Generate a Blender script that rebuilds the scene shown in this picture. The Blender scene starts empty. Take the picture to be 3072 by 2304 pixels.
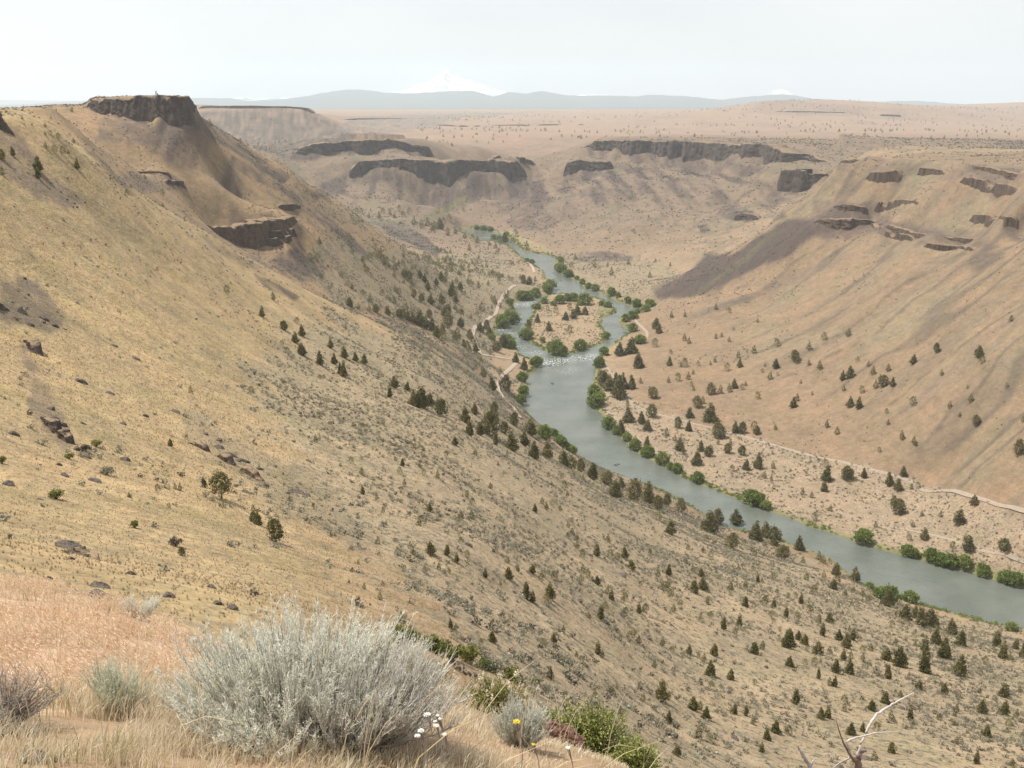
import bpy, math, random
import numpy as np
from mathutils import Vector
scene = bpy.context.scene
COL = scene.collection
HAZE = 4.5e-5                                       # density of the air, per metre
R = math.radians

# ---------------------------------------------------------------- camera, sky, sun, exposure
cam = bpy.data.cameras.new('camera'); camo = bpy.data.objects.new('camera', cam); COL.objects.link(camo)
cam.sensor_width = 36.0; cam.lens = 36.0 * 2990.0 / 3072.0; cam.clip_start = 0.05; cam.clip_end = 200000.0
camo.location = (0, 0, 300.0); camo.rotation_euler = (R(90) - math.atan((1152 - 300) / 2990.0), 0, 0)
scene.camera = camo
SUN_AZ, SUN_EL = R(-74), R(63)                       # bearing from straight ahead (left is negative), height
world = bpy.data.worlds.new('World'); scene.world = world; world.use_nodes = True
wn = world.node_tree; wn.nodes.clear()
w_out = wn.nodes.new('ShaderNodeOutputWorld'); w_bg = wn.nodes.new('ShaderNodeBackground')
w_sky = wn.nodes.new('ShaderNodeTexSky'); w_sky.sky_type = 'NISHITA'; w_sky.sun_disc = False
w_sky.sun_elevation = SUN_EL; w_sky.sun_rotation = SUN_AZ % (2 * math.pi); w_sky.altitude = 600; w_sky.dust_density = 3.0
w_tc = wn.nodes.new('ShaderNodeTexCoord'); w_map = wn.nodes.new('ShaderNodeMapping'); w_map.inputs['Scale'].default_value = (1.0, 1.0, 3.2)
w_ns = wn.nodes.new('ShaderNodeTexNoise'); w_ns.inputs['Scale'].default_value = 2.2; w_ns.inputs['Detail'].default_value = 6; w_ns.inputs['Roughness'].default_value = 0.55
w_rng = wn.nodes.new('ShaderNodeMapRange'); w_rng.inputs['From Min'].default_value = 0.3; w_rng.inputs['From Max'].default_value = 0.7
w_rng.inputs['To Min'].default_value = 0.55; w_rng.inputs['To Max'].default_value = 0.97       # thin high cloud over nearly the whole sky
w_mix = wn.nodes.new('ShaderNodeMix'); w_mix.data_type = 'RGBA'; w_mix.inputs['B'].default_value = (6.8, 6.93, 7.05, 1)
wn.links.new(w_tc.outputs['Generated'], w_map.inputs['Vector']); wn.links.new(w_map.outputs['Vector'], w_ns.inputs['Vector'])
wn.links.new(w_ns.outputs['Fac'], w_rng.inputs['Value']); wn.links.new(w_rng.outputs['Result'], w_mix.inputs['Factor'])
wn.links.new(w_sky.outputs['Color'], w_mix.inputs['A']); wn.links.new(w_mix.outputs['Result'], w_bg.inputs['Color'])
w_bg.inputs['Strength'].default_value = 0.1
wn.links.new(w_bg.outputs['Background'], w_out.inputs['Surface'])
sun = bpy.data.lights.new('sun', 'SUN'); sun.energy = 4.7; sun.angle = R(0.6); sun.color = (1.0, 0.95, 0.87)
suno = bpy.data.objects.new('sun', sun); COL.objects.link(suno); suno.location = (0, 0, 400)
_sd_ = Vector((math.sin(SUN_AZ) * math.cos(SUN_EL), math.cos(SUN_AZ) * math.cos(SUN_EL), math.sin(SUN_EL)))
suno.rotation_euler = (-_sd_).to_track_quat('-Z', 'Y').to_euler()
scene.view_settings.view_transform = 'Standard'; scene.view_settings.look = 'None'; scene.view_settings.exposure = 0.42; scene.view_settings.gamma = 1.0
scene.cycles.max_bounces = 5; scene.cycles.diffuse_bounces = 2; scene.cycles.volume_bounces = 2; scene.cycles.transparent_max_bounces = 4

# ---------------------------------------------------------------- the land, as surveyed from the photograph

F, CX, CY, HZ, CAMZ = 2990.0, 1536.0, 1152.0, 300.0, 300.0      # photo focal length and eye level in photo pixels
PITCH = math.atan((CY - HZ) / F)
SP, CP = math.sin(PITCH), math.cos(PITCH)
def pix_us(x, y):                       # photo pixel -> (X/Y, drop/Y) of its ray
    x = np.asarray(x, float); y = np.asarray(y, float)
    dz = -SP * F - (y - CY) * CP; dy = CP * F - (y - CY) * SP
    return (x - CX) / dy, -dz / dy
def us_pix(u, s):
    # inverse: s = (SP F + t CP)/(CP F - t SP), t = y-CY
    t = F * (s * CP - SP) / (CP + s * SP)
    return CX + u * (CP * F - t * SP), CY + t
# surveyed points of the land: photo pixel and distance ahead in metres
SURVEY = [
 # bank under the camera
 (-300,3000,1.4),(900,3000,1.4),(1900,3000,1.45),(2800,3000,1.5),(-300,2304,2.6),(300,2304,2.7),(900,2304,2.9),(1400,2304,3.2),(1900,2304,4.0),
 (-300,2050,4.0),(0,2050,4.2),(600,2120,4.0),(1100,2140,4.1),(0,1900,6),(400,1945,6.0),(700,2030,5.5),(1000,2065,5.4),(1250,2085,5.4),(1480,2190,5.0),
 (-300,1745,9),(0,1760,9),(150,1770,8.8),(250,1812,8.3),(350,1836,8.0),(450,1868,7.6),(650,1965,7.0),(900,2015,6.8),(1200,2040,6.5),(1450,2150,6),(1650,2220,5.6),(1850,2290,5.0),(2000,2400,4.4),(2300,2600,3.6),(2800,2900,2.6),
 (0,1840,15),(450,1950,15),(900,2100,15),(1300,2150,14),(1650,2350,12),(1900,2450,10),(2200,2700,8),(2800,3100,6),(3500,3300,5),
 (-300,1800,15),(1650,2300,40),(1950,2400,50),(2300,2450,60),(2800,2600,45),(3400,2800,40),(900,2000,28),(1300,2040,26),
 # near slope
 (-300,1660,35),(-300,1450,70),(-300,1000,160),(-300,600,240),(-300,330,290),
 (0,1720,35),(0,1600,60),(0,1450,90),(0,1250,130),(0,1000,200),(0,800,260),(0,600,310),(0,450,345),(0,378,360),
 (350,1760,38),(350,1600,75),(350,1400,125),(350,1150,200),(350,900,290),(350,700,370),(350,560,440),
 (700,1800,40),(700,1600,95),(700,1450,150),(700,1250,220),(700,1050,320),(700,900,430),(700,780,560),
 (1000,1850,55),(1000,1700,100),(1000,1500,170),(1000,1300,260),(1000,1150,380),(1000,1000,560),
 (1300,1960,45),(1300,1800,85),(1300,1600,150),(1300,1400,240),(1300,1250,360),(1300,1150,480),(1300,1060,660),
 (1600,2100,60),(1600,1900,100),(1600,1700,170),(1600,1500,290),(1600,1400,420),(1600,1330,600),(1640,1300,780),
 (2000,2280,110),(2000,2000,170),(2000,1800,250),(2000,1650,380),(2000,1570,520),(2000,1520,660),
 (2500,2290,130),(2500,2050,190),(2500,1900,270),(2500,1780,400),(2500,1720,530),
 (3072,2290,150),(3072,2100,220),(3072,2000,300),(3072,1940,400),(3072,1910,490),(3400,2290,160),(3400,2100,250),(3400,2000,350),(3400,1960,450),
 (170,400,400),(300,480,450),(400,565,480),(500,640,520),(650,720,570),(800,800,620),(900,860,660),(1024,921,720),(1163,957,780),(1302,999,850),(1394,1040,920),
 # draw behind it, spur with the flat-topped mesa
 (170,415,470),(300,500,560),(500,670,640),(650,760,700),(800,840,740),(1024,960,820),(1163,1000,880),(1302,1040,950),
 (170,385,560),(300,465,700),(500,620,790),(650,706,900),(800,780,940),(1000,890,950),(1163,940,1010),(1302,985,1080),(1394,1030,1120),
 (-300,322,600),(60,322,600),(150,318,720),(250,316,1060),(60,350,480),(-300,320,1000),(100,318,1300),
 (250,400,900),(430,380,1030),(430,450,1000),(500,500,1000),(650,560,1010),(700,620,1060),(800,640,1080),(900,750,1000),(900,620,1150),
 (1000,680,1200),(1000,780,1080),(1100,720,1280),(1100,850,1100),(1200,800,1280),(1200,900,1150),(1300,880,1300),(1300,950,1180),(1400,960,1270),
 (1450,900,1420),(1350,820,1480),(1500,850,1560),
 (602,352,1140),(640,385,1170),(700,420,1190),(860,500,1260),(1000,590,1360),(1090,660,1440),(1180,735,1520),(1280,790,1600),
 (700,470,1350),(860,560,1450),(1000,650,1600),(1090,710,1700),
 (300,300,1120),(430,290,1100),(565,288,1110),(300,345,1085),(430,358,1075),(575,350,1085),(450,290,1300),(300,316,1600),(560,335,1500),(250,312,1150),
 # bench with junipers above the far bend
 (1300,750,1950),(1200,650,2250),(1400,705,2200),(1420,760,1960),(1500,790,1850),(1120,690,2000),
 # pale mesa behind
 (620,321,3900),(750,319,3900),(900,323,3900),(800,324,5200),(700,380,3600),(800,430,3350),(900,400,3500),(1000,400,3600),(860,470,3150),(980,432,3300),
 (960,345,3850),(1010,375,3780),(1060,405,3650),(1070,418,4200),(600,400,3200),(400,342,3900),(0,337,3900),(820,500,2300),(760,470,2500),(860,500,2550),(900,560,2480),(870,540,2300),
 (1100,372,5000),(1200,392,4200),(1150,352,7000),(1050,348,6000),(1300,378,5000),
 # far buttes
 (885,450,2750),(1024,424,2800),(1163,417,2850),(1297,446,2900),(885,464,2735),(1024,453,2765),(1209,456,2795),(1024,421,3000),(1163,412,3050),
 (930,500,2650),(1052,488,2660),(1195,476,2680),(1367,479,2690),(1464,482,2720),(1556,489,2760),(1075,520,2640),(1302,534,2660),(1371,553,2650),(1464,522,2690),(1556,520,2740),
 (1100,560,2560),(1200,600,2480),(1000,600,2400),(1300,620,2450),(1000,640,2250),(1150,620,2350),(1310,645,2560),(1380,600,2750),(1420,580,2850),(1540,530,2980),
 (1600,440,3200),(1560,500,2950),(1450,450,3050),(1400,440,3150),(1300,425,3100),
 (1700,447,2900),(1620,500,2800),(1560,540,2740),(1480,572,2650),(1400,610,2550),(1340,640,2470),
 (1732,442,2910),(1857,421,2860),(2048,423,2760),(2201,432,2610),(2279,432,2510),(2381,458,2360),(2492,479,2250),
 (1811,454,2840),(1904,457,2820),(2048,466,2725),(2187,477,2580),(2437,484,2290),(1857,412,3050),(2201,418,2900),
 (2000,540,2450),(1750,560,2500),(2000,620,2250),(1600,620,2450),(1900,670,2100),(1900,760,1950),(1700,700,2150),(1600,690,2250),(2200,620,2200),(2200,700,1900),
 (2350,560,2080),(2300,500,2200),(2391,570,2050),(2349,506,2150),(2428,520,2120),(2490,500,2050),(2250,650,1980),(2100,640,2150),(2100,740,1850),
 # hillside across the river
 (2540,476,1520),(2600,468,1480),(2700,470,1420),(2900,488,1280),(3072,500,1180),(3400,520,1050),(2800,450,1800),(3072,455,1700),(2600,455,1900),
 (2585,506,1500),(2480,555,1530),(2400,600,1550),(2250,720,1570),(2100,800,1590),(1990,870,1500),
 (2480,570,1700),(2400,640,1750),(2250,740,1720),(2100,815,1690),
 (2540,650,1390),(2800,700,1150),(3072,750,950),(2600,850,1150),(2300,900,1300),(2300,1050,1080),(2700,1100,900),(3000,1100,780),(3072,1300,690),(2700,1300,790),
 (2100,1050,1130),(2000,950,1330),(3400,800,820),(3400,1300,620),(2800,580,1270),(3072,600,1080),
 (2800,1440,730),(2500,1330,820),(2300,1220,930),
 # plateau
 (2000,400,4000),(2500,420,2800),(3000,450,2000),(1500,400,3600),(2000,345,7000),(2700,355,6000),(1500,362,6000),(2000,375,5000),(2500,380,4500),(3000,400,3500),(3400,450,2500),
 (2232,330,6400),(2290,303,6800),(2400,301,6800),(2600,318,6500),(2700,331,6200),(2400,330,5900),(2450,300,7600),
 (2720,330,8600),(2800,321,9200),(3072,307,9500),(3072,345,7000),(3400,300,9500),(1500,347,8000),(1900,336,8500),(2200,331,7600),
]
for _x in range(-300, 3500, 400):
    SURVEY += [(_x, 327, 13000), (_x, 322, 20000), (_x, 318, 32000)]
# rock walls: (name, label, [(pixel x, top y, foot y, distance)], ...)
CLIFFS = [
 ('mesa_cliff', 'dark basalt cap of the flat-topped mesa at upper left', [(262,306,314,1120),(285,300,330,1108),(320,298,348,1095),(360,296,353,1085),(420,294,357,1078),(480,291,362,1072),(515,287,366,1070),(545,287,363,1076),(566,288,357,1088),(578,296,354,1105),(590,330,352,1130)]),
 ('butte_cliff', 'long dark rimrock wall along the top of the far left butte', [(882,452,462,2755),(893,442,463,2752),(950,432,458,2770),(1024,424,453,2790),(1100,419,454,2810),(1163,417,455,2830),(1223,428,454,2850),(1270,438,452,2870),(1300,446,450,2890)]),
 ('lower_cliff', 'dark broken cliff band under the far left butte', [(1045,490,494,2655),(1060,487,515,2655),(1085,484,521,2655),(1130,480,503,2665),(1195,476,500,2675),(1260,478,515,2675),(1302,478,535,2670),(1340,479,550,2660),(1371,479,555,2660),(1380,480,525,2675),(1420,481,515,2685),(1464,482,520,2695),(1496,484,536,2700),(1530,486,530,2715),(1556,488,522,2735),(1566,494,506,2750)]),
 ('side_cliff', 'small dark cliff wedge below the right far butte', [(1690,496,498,2700),(1705,488,505,2695),(1728,482,528,2685),(1760,482,518,2685),(1790,483,506,2685),(1800,484,510,2685),(1838,484,495,2690)]),
 ('rim_cliff', 'long dark rimrock wall along the top of the right far butte', [(1728,444,446,2925),(1750,434,446,2900),(1774,426,450,2880),(1857,421,455,2845),(1950,421,459,2800),(2048,423,466,2735),(2120,427,472,2670),(2201,431,477,2595),(2279,432,480,2500),(2340,445,481,2410),(2381,458,482,2350),(2437,470,485,2290),(2492,479,484,2245)]),
 ('draw_cliff', 'dark cliffs at the head of the side draw at right', [(2345,506,512,2150),(2365,508,545,2110),(2391,514,568,2080),(2410,522,570,2070),(2428,522,564,2070),(2470,520,560,2060),(2511,521,554,2050),(2550,515,535,2040),(2570,513,522,2030)]),
 ('nose_cliff', 'low brown rim ledge on the nose of the right hillside', [(2517,484,486,1525),(2530,478,487,1515),(2560,473,488,1500),(2600,473,487,1485),(2640,476,484,1470)]),
 ('upper_ledge', 'dark rock ledge near the top of the right hillside', [(2915,494,500,1290),(2940,495,507,1275),(2980,500,514,1250),(3020,506,530,1220),(3060,511,545,1195),(3110,514,548,1170),(3200,520,545,1120)]),
 ('cave_cliff', 'dark shaded rock knob standing out of the right hillside', [(2500,614,620,1425),(2520,609,622,1415),(2550,608,624,1405),(2578,615,625,1400),(2605,620,625,1395)]),
 ('cave_cliff', 'dark lower rock face under the shaded knob on the right hillside', [(2440,658,664,1402),(2475,648,672,1392),(2505,642,678,1385),(2530,641,674,1380),(2550,644,682,1375),(2580,650,670,1372),(2630,660,668,1366)]),
 ('hillside_ledge', 'brown rock ledge across the middle of the right hillside', [(2655,668,676,1290),(2690,672,696,1270),(2740,690,708,1235),(2790,700,716,1205),(2850,706,722,1170),(2900,710,728,1145),(2940,712,718,1130)]),
 ('hillside_ledge', 'broken rock ledge at the right end of the right hillside', [(3005,706,710,1090),(3030,704,722,1080),(3072,708,728,1055),(3150,712,728,1015)]),
 ('spur_cliff', 'dark basalt cliff low on the mesa spur above the near slope', [(585,668,672,960),(610,672,690,965),(640,684,702,970),(680,680,712,978),(718,674,724,985),(750,672,742,985),(790,668,726,992),(830,660,702,1005),(875,650,668,1030),(890,652,660,1040)]),
 ('spur_ledge', 'thin rock ledge halfway up the face of the mesa spur', [(335,516,520,975),(360,511,524,970),(400,508,520,968),(450,509,520,968),(500,512,522,970),(515,516,520,972)]),
 ('back_rim', 'thin dark rim along the top of the pale mesa behind', [(592,318,322,3920),(640,317,324,3915),(750,317,323,3905),(860,319,325,3900),(905,322,327,3895),(940,327,330,3880)]),
]
# smaller ledges: (name, label, [(pixel x, top y, foot y)], rock); their distance follows from the land
OUTCROPS = [
 ('slope_outcrop', 'dark rock outcrop across the golden slope at the left edge', [(-80,896,910),(0,894,920),(50,878,918),(95,884,930),(140,912,955),(188,965,985)], 0),
 ('slope_outcrop', 'short dark ledge below the outcrop at the left edge', [(60,990,1000),(85,1012,1036),(112,1050,1076),(128,1092,1102)], 0),
 ('slope_outcrop', 'dark jagged ledge halfway down the golden slope', [(120,1240,1250),(150,1258,1284),(180,1288,1314),(218,1324,1334)], 0),
 ('slope_outcrop', 'long thin ledge low on the golden slope', [(155,1600,1606),(190,1608,1632),(235,1632,1662),(278,1664,1676)], 0),
 ('slope_outcrop', 'thin rock band above the rocky sage', [(560,1318,1324),(640,1345,1362),(700,1378,1396),(780,1428,1440)], 1),
 ('hillside_ledge', 'broken ledge high on the right hillside below the rim', [(2600,512,518),(2640,508,522),(2700,498,514),(2760,492,508),(2800,496,512),(2838,508,516)], 1),
 ('hillside_ledge', 'low rock ledge left of centre on the right hillside', [(2625,598,604),(2660,592,606),(2710,592,604),(2755,598,604)], 1),
 ('hillside_ledge', 'dark ledge under the rim at the right edge', [(2880,520,528),(2930,526,542),(2990,536,556),(3050,546,566),(3110,552,566)], 1),
 ('hillside_ledge', 'short ledge above the brown band of the right hillside', [(2910,640,646),(2960,634,650),(3020,638,656),(3060,646,656)], 1),
 ('hillside_ledge', 'lowest brown ledge of the right hillside', [(2760,722,728),(2810,724,738),(2870,728,744),(2925,736,742)], 1),
 ('hillside_ledge', 'brown ledge running down beside the shaded knob', [(2610,662,668),(2660,680,694),(2700,690,706),(2740,704,712)], 1),
 ('spur_ledge', 'upper layered ledge right of the spur cliff', [(800,690,694),(830,686,698),(870,680,692),(890,680,684)], 0),
 ('spur_ledge', 'lower layered ledge right of the spur cliff', [(790,712,716),(825,706,720),(860,700,714),(880,700,704)], 0),
 ('spur_ledge', 'small rock step high on the spur ridge', [(835,612,616),(862,604,618),(890,606,616),(900,612,616)], 0),
 ('spur_ledge', 'rock ledge below the thin ledge of the spur', [(490,535,540),(520,532,546),(555,538,548)], 0),
 ('far_ledge', 'thin dark ledge across the far plateau left of centre', [(1310,372,375),(1345,371,377),(1380,372,379),(1420,372,379),(1445,375,378)], 0),
 ('far_ledge', 'long thin ledge across the middle of the far plateau', [(1455,373,375),(1520,371,376),(1600,370,376),(1700,369,374),(1760,371,374)], 0),
 ('far_ledge', 'thin mesa rim in the hazy valley left of centre', [(1025,353,357),(1060,351,358),(1120,351,357),(1200,352,356),(1275,353,355)], 0),
 ('far_ledge', 'thin ledge on the low hill at right', [(2325,331,334),(2380,330,335),(2450,331,336),(2545,335,338)], 0),
 ('far_ledge', 'short ledge right of the low hill', [(2640,341,344),(2670,341,345),(2705,343,346)], 0),
 ('far_ledge', 'low rock steps right of the far left butte', [(1480,462,468),(1520,456,472),(1560,464,478),(1605,478,486)], 0),
 ('far_ledge', 'dark rock knob below the right far butte', [(2205,640,652),(2225,618,652),(2255,622,654),(2275,644,654)], 0),
]
_bank = [(3072,1902),(2974,1869),(2881,1846),(2770,1814),(2696,1804),(2603,1763),(2557,1730),(2488,1675),(2363,1633),(2164,1578),(2048,1508),(1992,1476),(1811,1425),(1783,1397),(1732,1369),(1718,1342),(1663,1305),(1621,1281),(1603,1263),(1570,1230),(1570,1193),(1584,1166),(1575,1143),(1589,1124),(1607,1110),(1621,1082),(1598,1082),(1563,1065),(1546,1043),(1541,1030),(1495,1011),(1476,994),(1495,986),(1527,975),(1546,967),(1550,948),(1538,916),(1544,906),(1590,902),(1636,886),(1658,872),(1658,851),(1639,837),(1633,815),(1611,802),(1590,788),(1563,769),(1541,750)]
_bank_e = [(1566,752),(1590,758),(1630,763),(1666,772),(1663,802),(1687,824),(1725,840),(1761,867),(1793,875),(1823,889),(1861,908),(1902,920),(1923,924),(1915,937),(1861,951),(1858,970),(1888,989),(1888,1000),(1825,1041),(1802,1064),(1783,1087),(1788,1115),(1782,1140),(1769,1166),(1774,1207),(1806,1244),(1820,1281),(1857,1309),(1904,1351),(1950,1379),(1996,1402),(2048,1430),(2094,1451),(2233,1506),(2312,1534),(2418,1576),(2580,1631),(2705,1666),(2928,1721),(3072,1763)]
RIVER = [(3500,2010)] + _bank + [(1525,738),(1500,728)] + [(1473,723),(1441,724),(1400,704),(1380,695),(1385,686),(1430,688),(1470,693),(1508,702),(1540,722)] + _bank_e + [(3500,1860)]
ISLAND = [(1622,902),(1644,886),(1685,880),(1780,890),(1823,905),(1845,927),(1847,938),(1807,957),(1801,967),(1815,994),(1826,1011),(1815,1027),(1763,1046),(1725,1057),(1687,1070),(1658,1060),(1617,1043),(1568,1013),(1565,997),(1576,975),(1598,943),(1601,918)]
def at_level(px, z):
    u, s = pix_us([p[0] for p in px], [p[1] for p in px]); Y = (CAMZ - z) / s
    return np.stack([u * Y, Y], 1)
def poly_sd(P, x, y):                   # signed distance to a closed polygon, negative inside
    d2 = np.full(x.shape, 1e18); ins = np.zeros(x.shape, bool); n = len(P)
    for i in range(n):
        ax, ay = P[i]; bx, by = P[(i + 1) % n]; ex, ey = bx - ax, by - ay
        t = np.clip(((x - ax) * ex + (y - ay) * ey) / (ex * ex + ey * ey + 1e-12), 0, 1)
        d2 = np.minimum(d2, (x - ax - t * ex) ** 2 + (y - ay - t * ey) ** 2)
        c = ((ay > y) != (by > y)) & (x < (bx - ax) * (y - ay) / ((by - ay) or 1e-12) + ax)
        ins ^= c
    return np.where(ins, -1, 1) * np.sqrt(d2)
def hash2(i, j, k):
    h = (i.astype(np.int64) * 374761393 + j.astype(np.int64) * 668265263 + k * 1442695041) & 0xffffffff
    h = ((h ^ (h >> 13)) * 1274126177) & 0xffffffff
    return ((h ^ (h >> 16)) & 0xffff) / 65535.0
def vnoise(x, y, k=0):
    xi, yi = np.floor(x), np.floor(y); fx, fy = x - xi, y - yi
    fx = fx * fx * (3 - 2 * fx); fy = fy * fy * (3 - 2 * fy)
    a, b, c, d = hash2(xi, yi, k), hash2(xi + 1, yi, k), hash2(xi, yi + 1, k), hash2(xi + 1, yi + 1, k)
    return (a + (b - a) * fx) * (1 - fy) + (c + (d - c) * fx) * fy - 0.5
def fbm(x, y, o=4, k=0):
    r = 0; a = 1.0
    for i in range(o):
        r = r + a * vnoise(x, y, k + i * 17); x, y, a = x * 2.03 + 3.1, y * 2.03 + 7.7, a * 0.5
    return r
# grid: lines of equal bearing (U) and equal distance ahead (V)
NU = 690
_uin = np.linspace(-0.60, 0.60, NU)
GU = np.concatenate([[-0.95, -0.88, -0.8, -0.72, -0.66, -0.62], _uin, [0.62, 0.66, 0.72, 0.8, 0.88, 0.95]])
_seg = lambda a, b, n: np.exp(np.linspace(math.log(a), math.log(b), n, endpoint=False))
GY = np.concatenate([_seg(1.0, 2.2, 12), _seg(2.2, 10, 110), _seg(10, 40, 60), _seg(40, 450, 210), _seg(450, 1700, 290), _seg(1700, 3400, 190), _seg(3400, 34000, 110), [34000.0]])
def rbf_fit(u, v, s, c=0.014):
    n = len(u); D = np.sqrt((u[:, None] - u) ** 2 + (v[:, None] - v) ** 2 + c * c)
    A = np.zeros((n + 3, n + 3)); A[:n, :n] = D - 0.0005 * np.eye(n); A[:n, n] = A[n, :n] = 1; A[:n, n + 1] = A[n + 1, :n] = u; A[:n, n + 2] = A[n + 2, :n] = v
    return np.linalg.solve(A, np.concatenate([s, [0, 0, 0]]))
def rbf_eval(w, pu, pv, u, v, c=0.014):
    n = len(pu); out = np.empty(u.size, np.float32); uf, vf = u.ravel().astype(np.float32), v.ravel().astype(np.float32)
    pu32, pv32, w32 = pu.astype(np.float32), pv.astype(np.float32), w[:n].astype(np.float32)
    for a in range(0, u.size, 20000):
        uu, vv = uf[a:a + 20000, None], vf[a:a + 20000, None]
        out[a:a + 20000] = np.sqrt((uu - pu32) ** 2 + (vv - pv32) ** 2 + np.float32(c * c)) @ w32
    return out.reshape(u.shape).astype(float) + w[n] + w[n + 1] * u + w[n + 2] * v
_sv = np.array(SURVEY, float)
_u, _s = pix_us(_sv[:, 0], _sv[:, 1]); _v = np.log(_sv[:, 2])
_rl = []                                # river banks are survey points too (level 0)
for _p in RIVER + ISLAND:
    _a = pix_us(*_p); _rl.append((_a[0], math.log((CAMZ - 1.0) / _a[1]), _a[1]))
_rl = _rl[::2]
for _c in CLIFFS:
    for _q, (_x, _t, _b, _d) in enumerate(_c[2]):
        if _q % 2 == 0 and _b - _t > 5:
            for _yy, _k in ((_t, 1.006), (_b, 0.992)):
                _a = pix_us(_x, _yy); _rl.append((_a[0], math.log(_d * _k), _a[1]))
_rl = np.array(_rl, float)
_u = np.concatenate([_u, _rl[:, 0]]); _v = np.concatenate([_v, _rl[:, 1]]); _s = np.concatenate([_s, _rl[:, 2]])
_w = rbf_fit(_u, _v, _s)
UU, YY = np.meshgrid(GU, GY)            # [row = distance, column = bearing]
VV = np.log(YY); XX = UU * YY
SS = rbf_eval(_w, _u, _v, UU, VV)
ZZ = CAMZ - SS * YY
RIVW, ISLW = at_level(RIVER, 0.0), at_level(ISLAND, 0.0)
def smooth(a, b, x):
    t = np.clip((x - a) / (b - a), 0, 1); return t * t * (3 - 2 * t)
PX0, PY0 = us_pix(UU, SS)
def cap(z, top, m): return np.where(m & (z > top), top + 0.06 * (z - top), z)     # level tops of the mesas
ZZ = cap(ZZ, 303.5, (YY > 1000) & (YY < 1900) & (PX0 < 760)); ZZ = cap(ZZ, 193.0, (YY > 2600) & (YY < 3400) & (PX0 > 840) & (PX0 < 1340) & (PY0 > 405)); ZZ = cap(ZZ, 197.0, (YY > 2150) & (YY < 3300) & (PX0 > 1640) & (PX0 < 2520))
_flat = np.clip(ZZ / 45.0, 0.06, 1) * (1 - 0.75 * smooth(2900, 3600, YY))
_flat = np.where((YY > 1500) & (ZZ > 176) & (PX0 > 1250), _flat * 0.45, _flat)
ZZ = ZZ + _flat * (4.0 * smooth(500, 1000, YY) * fbm(XX / 130, YY / 130, 3, 1) + 1.8 * smooth(120, 420, YY) * fbm(XX / 34, YY / 34, 3, 5)
      + 0.7 * smooth(35, 120, YY) * (1 - smooth(1500, 2600, YY)) * fbm(XX / 9, YY / 9, 3, 9)) + 0.10 * smooth(12, 40, YY) * (1 - smooth(250, 500, YY)) * fbm(XX / 1.7, YY / 1.7, 2, 11) \
      + 0.05 * (1 - smooth(15, 40, YY)) * fbm(XX / 0.7, YY / 0.7, 3, 13) * smooth(1.5, 3, YY)
_t = 0.97 * YY - 0.22 * XX                # furrows running down the hillside across the river
_g = -np.abs(vnoise(_t / 46 + 0.35 * fbm(XX / 90, YY / 90, 2, 21), XX / 420, 23)) * 15 - np.abs(vnoise(_t / 17, XX / 160, 24)) * 5.0
_m = smooth(1930, 2150, PX0) * smooth(14, 40, ZZ) * (1 - smooth(195, 225, ZZ)) * smooth(560, 700, YY) * (1 - smooth(1480, 1620, YY))
ZZ = ZZ + _m * (_g + 4.0)
_g = -np.abs(vnoise(XX / 70 + 0.3 * fbm(XX / 200, YY / 200, 2, 27), YY / 800, 28)) * 22 - np.abs(vnoise(XX / 26, YY / 300, 29)) * 6
_m = smooth(1950, 2200, YY) * (1 - smooth(2550, 2700, YY)) * smooth(35, 80, ZZ) * (1 - smooth(150, 175, ZZ))
ZZ = ZZ + _m * (_g + 6)                   # ribs of talus under the far buttes
_g = -np.abs(vnoise((XX * 0.55 + YY * 0.83) / 60 + 0.4 * fbm(XX / 90, YY / 90, 2, 41), (XX * 0.83 - YY * 0.55) / 420, 42)) * 8
_m = smooth(900, 1000, YY) * (1 - smooth(1350, 1500, YY)) * (1 - smooth(1250, 1350, PX0)) * smooth(20, 60, ZZ) * (1 - smooth(240, 270, ZZ))
ZZ = ZZ + _m * (_g + 2)
TALUSFILL = np.zeros(ZZ.shape)            # fallen rock banked up against the foot of every wall
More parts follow.
